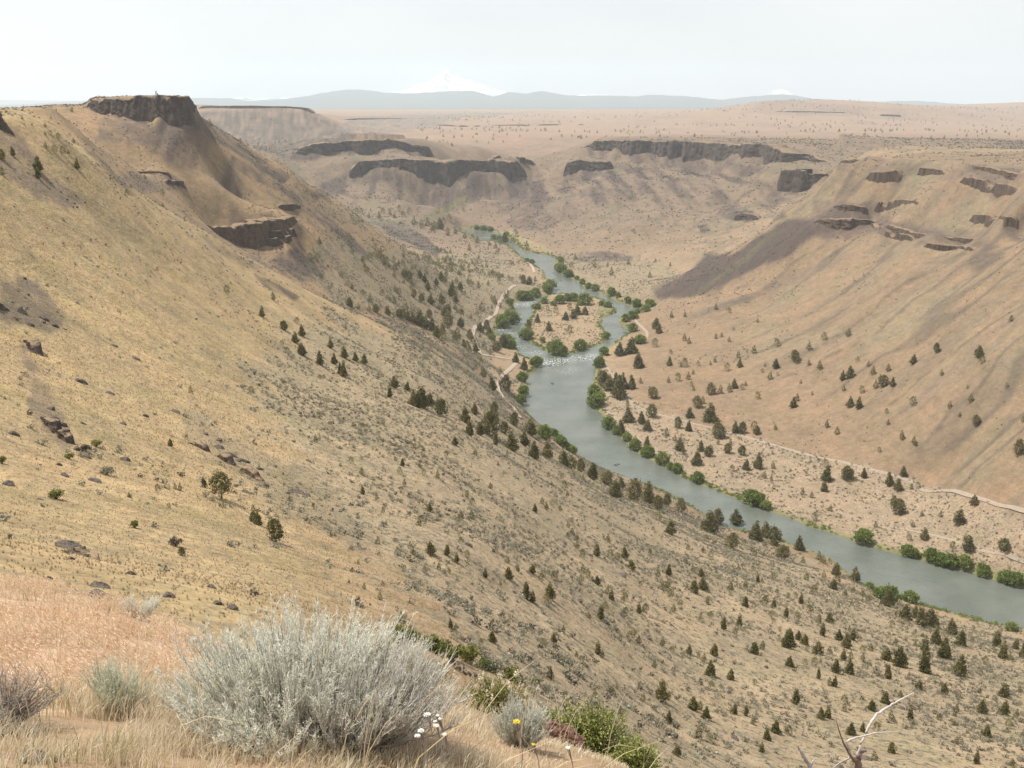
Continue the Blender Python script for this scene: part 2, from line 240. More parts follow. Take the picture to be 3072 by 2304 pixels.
for _ci, _c in enumerate(CLIFFS):
    _A = np.array(_c[2], float); _ub, _sb = pix_us(_A[:, 0], _A[:, 2]); _ut, _st = pix_us(_A[:, 0], _A[:, 1]); _Yc = _A[:, 3] * 0.990; _Xc = _ub * _Yc; _zb = CAMZ - _sb * _Yc; _hg = np.maximum(CAMZ - _st * _Yc - _zb, 0.5)
    _D = 2.6 * _hg.max() + 12; _q = np.where((XX > _Xc.min() - _D) & (XX < _Xc.max() + _D) & (YY > _Yc.min() - _D) & (YY < _Yc.max() + 0.5 * _D)); _x, _y = XX[_q], YY[_q]; _bd = np.full(_x.shape, 1e9); _bz = np.zeros(_x.shape); _bh = np.zeros(_x.shape); _bt = np.zeros(_x.shape); _run = 0.0
    for _i in range(len(_A) - 1):
        _ex, _ey = _Xc[_i + 1] - _Xc[_i], _Yc[_i + 1] - _Yc[_i]; _L = math.hypot(_ex, _ey) + 1e-6; _tt = np.clip(((_x - _Xc[_i]) * _ex + (_y - _Yc[_i]) * _ey) / (_L * _L), 0, 1); _dd = np.hypot(_x - _Xc[_i] - _tt * _ex, _y - _Yc[_i] - _tt * _ey); _b = _dd < _bd
        _bd = np.where(_b, _dd, _bd); _bz = np.where(_b, _zb[_i] + _tt * (_zb[_i + 1] - _zb[_i]), _bz); _bh = np.where(_b, _hg[_i] + _tt * (_hg[_i + 1] - _hg[_i]), _bh); _bt = np.where(_b, _run + _tt * _L, _bt); _run += _L
    _sc = _A[:, 3].mean() / 2700.0; _fill = _bz + _bh * np.clip(0.9 * fbm(_bt / (46 * _sc + 3), _bt * 0 + _ci, 3, 61), 0, 0.45) - 0.60 * _bd - 0.3 + 0.8 * _sc * fbm(_bt / (9 * _sc + 1), _bd / 40, 2, 62)
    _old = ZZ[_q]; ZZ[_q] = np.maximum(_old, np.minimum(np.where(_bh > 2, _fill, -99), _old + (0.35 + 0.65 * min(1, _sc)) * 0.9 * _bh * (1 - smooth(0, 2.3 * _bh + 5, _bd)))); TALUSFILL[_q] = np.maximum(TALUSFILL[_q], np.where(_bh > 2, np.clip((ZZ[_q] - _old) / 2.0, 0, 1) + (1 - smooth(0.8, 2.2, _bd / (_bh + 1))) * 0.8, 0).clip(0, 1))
_near = (YY > 420) & (YY < 2700) & (ZZ < 90) & (np.abs(UU) < 0.8)
SDR = np.full(ZZ.shape, 1e3); _ix = np.where(_near)
_sd = poly_sd(RIVW, XX[_ix], YY[_ix]); _si = poly_sd(ISLW, XX[_ix], YY[_ix])
_wob = 1.6 * fbm(XX[_ix] / 12, YY[_ix] / 12, 2, 31)
SDR[_ix] = np.maximum(_sd, -_si) + _wob
_z = ZZ[_ix]; _d = SDR[_ix]
_z = np.where(_d > 0, np.maximum(np.minimum(_z, 1.0 + 0.75 * _d + 0.02 * _d * _d), np.clip(0.25 * _d, 0.05, 1.1) + 0.3 * np.clip(_d / 40, 0, 1)), np.maximum(-2.2, 0.4 * _d))
ZZ[_ix] = np.where((_si < 0) & (_d > 0), np.minimum(_z, 2.2 + 1.2 * fbm(XX[_ix] / 20, YY[_ix] / 20, 2, 33)).clip(0.5), _z)
def lid(y, m):                           # keep land below the skyline of the photograph
    global ZZ
    top = CAMZ - pix_us(0, y)[1] * YY; w = smooth(0, 1, m); over = np.maximum(0, ZZ - top + 1.0); ZZ = ZZ - w * (over - 1.0 + 1.0 / (1.0 + over)) * (over > 0)
lid(np.interp(PX0, [-300, 40, 150, 260], [330, 327, 319, 315]) + 9 * fbm(XX / 50, YY / 50, 4, 36), (1 - smooth(225, 300, PX0)) * smooth(440, 520, YY) * (1 - smooth(2600, 3200, YY)))
lid(330 + 3 * fbm(XX / 300, YY / 300, 2, 37), (1 - smooth(500, 570, PX0)) * smooth(1750, 2100, YY) * (1 - smooth(20000, 25000, YY)))
lid(352 + 14 * fbm(XX / 16, YY / 16, 3, 38), (1 - smooth(90, 190, PX0)) * smooth(290, 330, YY) * (1 - smooth(470, 560, YY)))
_top = 221 + 2.5 * fbm(XX / 60, YY / 60, 3, 35); _m = smooth(2440, 2560, PX0) * smooth(1000, 1100, YY) * (1 - smooth(2500, 2900, YY))
ZZ = ZZ - _m * np.maximum(0, ZZ - _top) * 0.97
ZZ = np.where(YY > 2900, np.clip(ZZ, 90.0, 318.0), np.clip(ZZ, -2.3, 345.0))
SS = (CAMZ - ZZ) / YY
PX, PY = us_pix(UU, SS)
SMIN = np.minimum.accumulate(SS, axis=0)
def ground(px, py):                      # where the ray of a photo pixel meets the land
    u, s = pix_us(px, py); u, s = float(u), float(s)
    c = int(np.clip(np.searchsorted(GU, u), 1, len(GU) - 1)); f = (u - GU[c - 1]) / (GU[c] - GU[c - 1])
    col = SS[:, c - 1] * (1 - f) + SS[:, c] * f
    k = np.nonzero(col <= s)[0]; j = int(k[0]) if len(k) else len(GY) - 2
    if j > 0 and col[j - 1] > s:
        g = (col[j - 1] - s) / (col[j - 1] - col[j] + 1e-12); Y = GY[j - 1] + g * (GY[j] - GY[j - 1])
    else: Y = GY[j]
    return np.array([u * Y, Y, CAMZ - s * Y])
def land_z(x, y):                        # height of the land at a place
    x = np.asarray(x, float); y = np.asarray(y, float); u = x / y
    c = np.clip(np.searchsorted(GU, u), 1, len(GU) - 1); r = np.clip(np.searchsorted(GY, y), 1, len(GY) - 1)
    f = np.clip((u - GU[c - 1]) / (GU[c] - GU[c - 1]), 0, 1); g = np.clip((y - GY[r - 1]) / (GY[r] - GY[r - 1]), 0, 1)
    return (ZZ[r - 1, c - 1] * (1 - f) + ZZ[r - 1, c] * f) * (1 - g) + (ZZ[r, c - 1] * (1 - f) + ZZ[r, c] * f) * g

# ---------------------------------------------------------------- helpers
def tag(o, label=None, cat=None, group=None, kind=None):
    if label: o['label'] = label
    if cat: o['category'] = cat
    if group: o['group'] = group
    if kind: o['kind'] = kind
    return o
def mesh_data(name, V, Fq=None, Ft=None, mat=None, smooth_=False, attrs=None):
    """mesh from numpy arrays: verts, quads, tris, point attributes {name: (type, data)}"""
    me = bpy.data.meshes.new(name); V = np.asarray(V, np.float32).reshape(-1, 3)
    nq = 0 if Fq is None else len(Fq); nt = 0 if Ft is None else len(Ft)
    me.vertices.add(len(V)); me.vertices.foreach_set('co', V.ravel())
    me.loops.add(nq * 4 + nt * 3); me.polygons.add(nq + nt)
    idx = np.concatenate([np.asarray(a, np.int32).ravel() for a in (Fq, Ft) if a is not None and len(a)])
    me.loops.foreach_set('vertex_index', idx)
    me.polygons.foreach_set('loop_start', np.concatenate([np.arange(nq) * 4, nq * 4 + np.arange(nt) * 3]).astype(np.int32))
    if smooth_: me.polygons.foreach_set('use_smooth', np.ones(nq + nt, bool))
    for an, (ty, data) in (attrs or {}).items():
        a = me.attributes.new(an, ty, 'POINT'); a.data.foreach_set('color' if 'COLOR' in ty else 'value', np.asarray(data, np.float32).ravel())
    if mat: me.materials.append(mat)
    me.update(calc_edges=True); me.validate()
    return me
def link(name, me, parent=None, loc=None):
    o = bpy.data.objects.new(name, me); COL.objects.link(o)
    if parent is not None: o.parent = parent
    if loc is not None: o.location = loc
    return o
def empty(name, loc, rz=0.0, sc=1.0):
    o = bpy.data.objects.new(name, None); COL.objects.link(o); o.location = loc; o.rotation_euler = (0, 0, rz); o.scale = (sc, sc, sc) if np.isscalar(sc) else sc
    o.empty_display_size = 0.2
    return o
def grid_quads(r, c):
    i = np.arange((r - 1) * c).reshape(r - 1, c)[:, :-1].ravel()
    return np.stack([i, i + 1, i + c + 1, i + c], 1)
def ribbons(P, W, side):
    """flat blades: centre lines P[n,k,3], half widths W[n,k], side vector[n,3]"""
    n, k = P.shape[:2]; o = side[:, None, :] * W[..., None]
    V = np.stack([P - o, P + o], 2).reshape(-1, 3)
    b = (np.arange(n)[:, None] * (2 * k) + np.arange(k - 1)[None, :] * 2).ravel()
    return V, np.stack([b, b + 1, b + 3, b + 2], 1)
def tubes(P, Rad, m=4):
    """round stems: centre lines P[n,k,3], radii Rad[n,k]"""
    n, k = P.shape[:2]; T = np.gradient(P, axis=1); T /= np.linalg.norm(T, axis=-1, keepdims=True) + 1e-9
    ref = np.where(np.abs(T[..., 2:3]) > 0.9, np.array([1.0, 0, 0]), np.array([0, 0, 1.0]))
    A = np.cross(T, ref); A /= np.linalg.norm(A, axis=-1, keepdims=True) + 1e-9; B = np.cross(T, A)
    ang = np.arange(m) * 2 * math.pi / m
    V = P[:, :, None, :] + Rad[:, :, None, None] * (np.cos(ang)[:, None] * A[:, :, None, :] + np.sin(ang)[:, None] * B[:, :, None, :])
    V = V.reshape(-1, 3); q = []
    base = (np.arange(n)[:, None] * (k * m) + np.arange(k - 1)[None, :] * m).ravel()
    for j in range(m):
        j2 = (j + 1) % m; q.append(np.stack([base + j, base + j2, base + m + j2, base + m + j], 1))
    return V, np.concatenate(q)
def merge(parts):
    V, Q, o = [], [], 0
    for v, q in parts: V.append(v); Q.append(q + o); o += len(v)
    return np.concatenate(V), np.concatenate(Q)
def unit(a): return a / (np.linalg.norm(a, axis=-1, keepdims=True) + 1e-9)

# ---------------------------------------------------------------- materials
class NT:
    def __init__(s, name):
        s.m = bpy.data.materials.new(name); s.m.use_nodes = True; s.t = s.m.node_tree
        s.b = s.t.nodes['Principled BSDF']; s.b.inputs['Roughness'].default_value = 0.9; s.b.inputs['Specular IOR Level'].default_value = 0.12
        s.pos = s.n('ShaderNodeNewGeometry').outputs['Position']
    def n(s, ty, **kw):
        x = s.t.nodes.new(ty)
        for k, v in kw.items(): setattr(x, k, v)
        return x
    def l(s, a, b): s.t.links.new(a, b)
    def noise(s, scale, detail=4, rough=0.55, vec=None, dist=0.0):
        x = s.n('ShaderNodeTexNoise'); x.inputs['Scale'].default_value = scale; x.inputs['Detail'].default_value = detail; x.inputs['Roughness'].default_value = rough; x.inputs['Distortion'].default_value = dist
        s.l(vec if vec is not None else s.pos, x.inputs['Vector']); return x.outputs['Fac']
    def scaled(s, sc, vec=None):
        x = s.n('ShaderNodeMapping'); x.inputs['Scale'].default_value = sc; s.l(vec if vec is not None else s.pos, x.inputs['Vector']); return x.outputs['Vector']
    def rng(s, v, a, b, c=0.0, d=1.0):
        x = s.n('ShaderNodeMapRange'); s.l(v, x.inputs['Value'])
        for k, q in zip(('From Min', 'From Max', 'To Min', 'To Max'), (a, b, c, d)): x.inputs[k].default_value = q
        return x.outputs['Result']
    def math(s, op, a, b=None):
        x = s.n('ShaderNodeMath', operation=op)
        for i, q in enumerate((a, b)):
            if q is None: continue
            if isinstance(q, (int, float)): x.inputs[i].default_value = q
            else: s.l(q, x.inputs[i])
        return x.outputs[0]
    def mix(s, f, a, b, mode='MIX'):
        x = s.n('ShaderNodeMix', data_type='RGBA', blend_type=mode)
        for k, q in (('Factor', f), ('A', a), ('B', b)):
            if isinstance(q, (int, float)): x.inputs[k].default_value = q
            elif isinstance(q, tuple): x.inputs[k].default_value = (*q[:3], 1)
            else: s.l(q, x.inputs[k])
        return x.outputs['Result']
    def attr(s, name, out='Color'):
        x = s.n('ShaderNodeAttribute', attribute_name=name); return x.outputs[out]
    def rand(s): return s.n('ShaderNodeObjectInfo').outputs['Random']
    def bright(s, col, f):                # multiply a colour by a value
        x = s.n('ShaderNodeVectorMath', operation='SCALE'); s.l(col, x.inputs[0])
        if isinstance(f, (int, float)): x.inputs['Scale'].default_value = f
        else: s.l(f, x.inputs['Scale'])
        return x.outputs[0]
    def base(s, c):
        if isinstance(c, tuple): s.b.inputs['Base Color'].default_value = (*c, 1)
        else: s.l(c, s.b.inputs['Base Color'])
    def bump(s, h, dist, strength=1.0):
        x = s.n('ShaderNodeBump'); x.inputs['Distance'].default_value = dist; x.inputs['Strength'].default_value = strength
        s.l(h, x.inputs['Height']); s.l(x.outputs['Normal'], s.b.inputs['Normal'])

def m_land():
    t = NT('dry_grassland'); c = t.attr('cover'); sg = t.attr('sage', 'Fac')
    n_mid = t.noise(0.13, 6, 0.82); n_fine = t.noise(1.6, 4, 0.7); n_big = t.noise(0.03, 4)
    v = t.math('ADD', t.rng(n_big, 0.3, 0.7, -0.12, 0.12), t.rng(n_mid, 0.3, 0.7, -0.30, 0.30))
    v = t.math('ADD', v, t.rng(n_fine, 0.3, 0.7, -0.20, 0.20))
    c1 = t.bright(c, t.math('ADD', v, 1.0))
    c1 = t.mix(t.rng(n_big, 0.45, 0.7, 0, 0.5), c1, t.mix(1.0, c1, (1.06, 0.94, 0.88), 'MULTIPLY'))      # pinker and greener stands of grass
    c1 = t.mix(t.rng(t.noise(0.06, 3, vec=t.scaled((1, 1.3, 1))), 0.48, 0.68, 0, 0.55), c1, t.mix(1.0, c1, (0.92, 0.97, 0.84), 'MULTIPLY'))
    sp = t.rng(t.noise(0.7, 2, 0.6), 0.54, 0.63)
    c2 = t.mix(t.math('MULTIPLY', sp, t.math('ADD', t.math('MULTIPLY', sg, 0.75), 0.22)), c1, t.mix(t.rng(n_fine, 0.4, 0.6), (0.17, 0.16, 0.115), (0.085, 0.075, 0.058)))
    t.base(c2); t.b.inputs['Roughness'].default_value = 1.0
    t.bump(t.noise(0.3, 4, 0.7), 1.5, 0.5); return t.m
def m_rock(name, ca, cb, ledge=None, sc=1.0, vstretch=0.25):
    t = NT(name); v = t.scaled((1, 1, vstretch))
    n1 = t.noise(0.25 * sc, 5, 0.65, v); n2 = t.noise(1.3 * sc, 4, 0.6); c = t.mix(t.rng(n1, 0.3, 0.7), ca, cb)
    c = t.bright(c, t.rng(n2, 0.25, 0.75, 0.55, 1.45))
    if ledge:
        nz = t.n('ShaderNodeSeparateXYZ'); g = t.n('ShaderNodeNewGeometry'); t.l(g.outputs['Normal'], nz.inputs[0])
        c = t.mix(t.math('MULTIPLY', t.rng(nz.outputs['Z'], 0.55, 0.8), t.rng(n2, 0.35, 0.55)), c, ledge)
    t.base(c); t.bump(t.math('ADD', n1, n2), 0.8 / sc, 0.8); return t.m
def m_leaf(name, ca, cb, sub=0.35, dead=None):
    t = NT(name); c = t.mix(t.rand(), ca, cb)
    c = t.bright(c, t.rng(t.noise(1.7, 3, 0.6), 0.25, 0.75, 0.6, 1.4))
    t.base(c); t.b.inputs['Roughness'].default_value = 0.75
    tr = t.n('ShaderNodeBsdfTranslucent'); t.l(c, tr.inputs['Color']); mx = t.n('ShaderNodeMixShader'); mx.inputs['Fac'].default_value = sub
    out = t.t.nodes['Material Output']; t.l(t.b.outputs[0], mx.inputs[1]); t.l(tr.outputs[0], mx.inputs[2]); t.l(mx.outputs[0], out.inputs['Surface']); return t.m
def m_attr(name, sub=0.25, rough=0.8):       # colour of each blade or leaf from its own attribute
    t = NT(name); c = t.attr('tint'); t.base(c); t.b.inputs['Roughness'].default_value = rough
    tr = t.n('ShaderNodeBsdfTranslucent'); t.l(c, tr.inputs['Color']); mx = t.n('ShaderNodeMixShader'); mx.inputs['Fac'].default_value = sub
    out = t.t.nodes['Material Output']; t.l(t.b.outputs[0], mx.inputs[1]); t.l(tr.outputs[0], mx.inputs[2]); t.l(mx.outputs[0], out.inputs['Surface']); return t.m
def m_plain(name, ca, cb, sc=4.0, rough=0.85, bump=0.0):
    t = NT(name); n = t.noise(sc, 5, 0.6); t.base(t.mix(t.rng(n, 0.3, 0.7), ca, cb)); t.b.inputs['Roughness'].default_value = rough
    if bump: t.bump(n, bump)
    return t.m
def m_water():
    t = NT('river_water'); t.b.inputs['Specular IOR Level'].default_value = 0.9; t.b.inputs['IOR'].default_value = 1.333
    fo = t.attr('foam', 'Fac'); sp = t.rng(t.noise(0.55, 4, 0.7, t.scaled((1.0, 0.45, 1))), 0.50, 0.62); f = t.math('MULTIPLY', fo, sp)
    deep = t.mix(t.rng(t.noise(0.03, 3), 0.35, 0.65), (0.095, 0.107, 0.088), (0.130, 0.142, 0.120))
    t.base(t.mix(f, deep, (0.8, 0.82, 0.82)))
    patch = t.rng(t.noise(0.018, 4, 0.6, t.scaled((1, 0.6, 1))), 0.35, 0.65, 0.08, 0.24)
    t.l(t.math('ADD', patch, t.math('MULTIPLY', f, 0.5)), t.b.inputs['Roughness'])
    h = t.math('ADD', t.noise(0.35, 3, 0.6, t.scaled((1, 1.6, 1))), t.math('MULTIPLY', t.noise(1.5, 3, 0.6), 0.5))
    t.bump(h, 0.6, 0.6); return t.m
def m_mountain(name, snow_z, forest):
    t = NT(name); xyz = t.n('ShaderNodeSeparateXYZ'); t.l(t.pos, xyz.inputs[0])
    z = t.math('ADD', xyz.outputs['Z'], t.rng(t.noise(0.0022, 6, 0.65), 0.2, 0.8, -260, 260))
    rock = t.rng(t.noise(0.0035, 6, 0.7, t.scaled((1, 1, 0.35))), 0.50, 0.57)
    c = t.mix(t.rng(z, snow_z - 40, snow_z + 60), forest, t.mix(t.math('MULTIPLY', rock, 0.8), (0.86, 0.88, 0.90), (0.16, 0.17, 0.19)))
    t.base(c); return t.m

M = dict(land=m_land(), basalt=m_rock('basalt', (0.052, 0.042, 0.038), (0.115, 0.088, 0.072), (0.26, 0.19, 0.115), 0.6),
         brownrock=m_rock('brown_rock', (0.070, 0.052, 0.042), (0.145, 0.105, 0.076), (0.27, 0.19, 0.12), 0.8),
         boulder=m_rock('boulder_rock', (0.060, 0.050, 0.043), (0.115, 0.095, 0.080), (0.135, 0.110, 0.088), 2.0, 1.0),
         lichen=m_rock('red_lichen_rock', (0.07, 0.04, 0.032), (0.18, 0.10, 0.075), None, 9.0, 1.0),
         water=m_water(), road=m_plain('gravel', (0.33, 0.26, 0.20), (0.40, 0.32, 0.25), 0.6), track=m_plain('dirt_track', (0.25, 0.20, 0.155), (0.32, 0.26, 0.20), 0.5),
         juniper=m_leaf('juniper_foliage', (0.135, 0.132, 0.054), (0.240, 0.210, 0.100), 0.38), willow=m_leaf('willow_foliage', (0.150, 0.200, 0.048), (0.230, 0.265, 0.075), 0.4),
         bark=m_plain('bark', (0.11, 0.085, 0.065), (0.19, 0.15, 0.12), 6.0), sage_far=m_leaf('hillside_sage', (0.22, 0.20, 0.145), (0.33, 0.305, 0.225), 0.3),
         bush=m_leaf('green_bush', (0.15, 0.165, 0.045), (0.22, 0.215, 0.07), 0.3), tuft=m_leaf('dry_tuft', (0.34, 0.26, 0.155), (0.44, 0.36, 0.23), 0.45),
         shade_shrub=m_leaf('dark_shrub', (0.10, 0.088, 0.066), (0.16, 0.135, 0.105), 0.15), talus_green=m_leaf('talus_shrub', (0.13, 0.165, 0.06), (0.20, 0.225, 0.10), 0.25),
         blade=m_attr('grass_blades', 0.35), sage=m_attr('sagebrush_leaves', 0.5), sprig=m_plain('sage_sprig', (0.58, 0.55, 0.47), (0.72, 0.69, 0.61), 20.0), fringe=m_leaf('bank_willow', (0.17, 0.21, 0.055), (0.26, 0.285, 0.085), 0.4), twig=m_plain('grey_twig', (0.24, 0.20, 0.17), (0.42, 0.38, 0.33), 20.0),
         leaf=m_attr('shrub_leaves', 0.35), petal=m_attr('petals', 0.3), white_wood=m_plain('bleached_wood', (0.34, 0.30, 0.27), (0.60, 0.56, 0.52), 30.0, 0.8, 0.004),
         old_wood=m_plain('dead_bark', (0.19, 0.13, 0.10), (0.30, 0.23, 0.19), 14.0, 0.9, 0.006), snow=m_mountain('snow_peak', 420, (0.05, 0.07, 0.07)), hills=m_mountain('forest_hill', 1150, (0.03, 0.05, 0.055)),
         tube=m_plain('raft_tube', (0.10, 0.12, 0.15), (0.14, 0.16, 0.19), 3.0, 0.5), frame=m_plain('raft_frame', (0.45, 0.45, 0.44), (0.52, 0.52, 0.50), 3.0, 0.4), cloth=m_plain('clothing', (0.16, 0.10, 0.09), (0.20, 0.13, 0.11), 3.0))

# ---------------------------------------------------------------- land cover (what grows or lies where)
def in_poly(P, warp=10.0, k=0, soft=None):
    """soft membership of every land vertex in a patch outlined on the photograph"""
    P = np.array(P, float); x0, y0 = P.min(0) - 3 * warp - 6; x1, y1 = P.max(0) + 3 * warp + 6
    out = np.zeros(PX.shape); ix = np.where((PX > x0) & (PX < x1) & (PY > y0) & (PY < y1) & (SS <= SMIN + 0.012))
    if not len(ix[0]): return out
    Lx, Ly = XX[ix] / YY[ix] * 40, VV[ix] * 40
    sd = poly_sd(P, PX[ix] + 0 * Lx, PY[ix]) + warp * (fbm(Lx * 1.0, Ly * 0.7, 4, 60 + k) * 1.6)
    out[ix] = 1 - smooth(-(soft or warp * 0.6), (soft or warp * 0.6), sd); return out
def strip(P, w):                          # a band of half width w round a line
    P = np.array(P, float); d = np.gradient(P, axis=0); n = np.stack([-d[:, 1], d[:, 0]], 1); n /= np.linalg.norm(n, axis=1, keepdims=True) + 1e-9
    return np.concatenate([P + n * w, (P - n * w)[::-1]])
GOLD, PINK, TAN, PALE = np.array([0.325, 0.237, 0.130]), np.array([0.290, 0.212, 0.152]), np.array([0.275, 0.200, 0.128]), np.array([0.34, 0.265, 0.185])
TALUS, TALUS2, SAGEC, GREEN, STRAW = np.array([0.058, 0.049, 0.047]), np.array([0.080, 0.060, 0.054]), np.array([0.185, 0.160, 0.108]), np.array([0.13, 0.135, 0.05]), np.array([0.25, 0.21, 0.10])
cover = np.broadcast_to(TAN, PX.shape + (3,)).copy(); sage = np.full(PX.shape, 0.35)
def blend(mask, col, k=1.0):
    global cover
    m = (mask * k)[..., None]; cover = cover * (1 - m) + np.asarray(col) * m
near_side = (1 - smooth(600, 800, YY - 0.35 * XX)) * (PX < 3600)
blend((YY < 640) * (PX < 3600) * (PY > 0.36 * PX + 700) * 1.0, TAN * np.array([1.06, 1.01, 0.94]))
blend((YY < 700) * 1.0 * (1 - smooth(900, 1500, PX + 0.35 * (PY - 1000))), GOLD)
blend((YY < 1500) * smooth(600, 750, YY) * (PX < 1300), TAN * np.array([0.90, 0.84, 0.76]), 0.85)
blend(smooth(1500, 2300, YY), PINK * 0.62)
blend(smooth(2700, 3600, YY), PINK * np.array([0.90, 0.88, 0.90]))
blend(smooth(11000, 15000, YY), np.array([0.10, 0.105, 0.09]), 0.9)
blend(smooth(560, 620, YY) * (1 - smooth(1500, 1700, YY)) * smooth(1800, 1950, PX), TAN * np.array([0.775, 0.750, 0.755]))
_t = 0.97 * YY - 0.22 * XX
_hs = smooth(560, 620, YY) * (1 - smooth(1600, 1800, YY)) * smooth(1850, 2000, PX) * smooth(14, 40, ZZ)
blend(_hs * np.clip(0.1 + 1.8 * fbm(_t / 11 + 0.5 * fbm(XX / 40, YY / 40, 2, 73), XX / 130, 3, 71), 0, 1), np.array([0.150, 0.118, 0.085]), 0.6)
blend(_hs * np.clip(-0.15 + 2.2 * fbm(XX / 70, YY / 70, 3, 74), 0, 1), np.array([0.190, 0.165, 0.105]), 0.5)
blend(_hs * (1 - smooth(0.02, 0.07, np.abs(vnoise(_t / 30 + 0.7 * fbm(XX / 60, YY / 60, 3, 77), XX / 300, 78)))), np.array([0.105, 0.085, 0.065]), 0.7)
_fs = smooth(1650, 1850, YY) * (1 - smooth(2750, 3000, YY)) * smooth(20, 50, ZZ)
blend(_fs * np.clip(0.15 + 2.4 * fbm(XX / 17, YY / 17, 4, 101), 0, 1), np.array([0.105, 0.088, 0.068]), 0.55)
blend(_fs * np.clip(-0.1 + 2.4 * fbm(XX / 55, YY / 55, 3, 102), 0, 1), np.array([0.150, 0.132, 0.085]), 0.5)
blend((PX < 1350) * smooth(640, 760, YY) * (1 - smooth(1600, 1800, YY)) * np.clip(0.0 + 2.2 * fbm(XX / 14, YY / 14, 4, 103), 0, 1), np.array([0.150, 0.122, 0.078]), 0.6)
blend((YY < 640) * (YY > 30) * np.clip(-0.05 + 2.0 * fbm(XX / 9, YY / 9, 4, 104), 0, 1), np.array([0.205, 0.168, 0.100]), 0.5)
blend(smooth(2900, 3400, YY) * (1 - smooth(9000, 12000, YY)) * np.clip(0.1 + 2.0 * fbm(XX / 120, YY / 220, 4, 105), 0, 1), np.array([0.185, 0.140, 0.110]), 0.55)
NEAR_SAGE = in_poly([(1000,930),(1400,1050),(1650,1300),(2000,1500),(2500,1700),(3150,1900),(3150,2400),(1700,2400),(1500,2050),(1250,1800),(1050,1600),(900,1400),(760,1240),(760,1100)], 90, 1)
blend(NEAR_SAGE, SAGEC * np.array([1.42, 1.36, 1.36]), 0.6); sage = np.maximum(sage, NEAR_SAGE * 0.95)
BAND = in_poly([(560,1210),(700,1290),(900,1420),(1100,1560),(1080,1640),(880,1560),(700,1430),(540,1290)], 30, 2); blend(BAND, SAGEC, 0.55)
FLATS = in_poly([(1800,1080),(1900,1200),(2150,1290),(2450,1370),(2750,1450),(3150,1560),(3150,1780),(2700,1660),(2300,1530),(2000,1400),(1800,1240)], 14, 3); sage = np.maximum(sage, FLATS); blend(FLATS, PALE * 0.93, 0.55)
TOE = in_poly([(980,700),(1250,760),(1500,760),(1640,860),(1560,1000),(1470,1060),(1420,1090),(1300,980),(1150,930),(1000,880),(900,800)], 30, 4); blend(TOE, SAGEC * 1.1, 0.55); sage = np.maximum(sage, TOE)
ISL = in_poly([(1600,900),(1830,900),(1850,940),(1800,980),(1830,1020),(1690,1075),(1560,1010)], 5, 5); sage = np.maximum(sage, ISL)
FARFLAT = in_poly([(1680,770),(1900,760),(2050,830),(1960,930),(1880,920),(1760,860)], 12, 6); sage = np.maximum(sage, FARFLAT * 0.9); blend(FARFLAT, SAGEC * 1.15, 0.4)
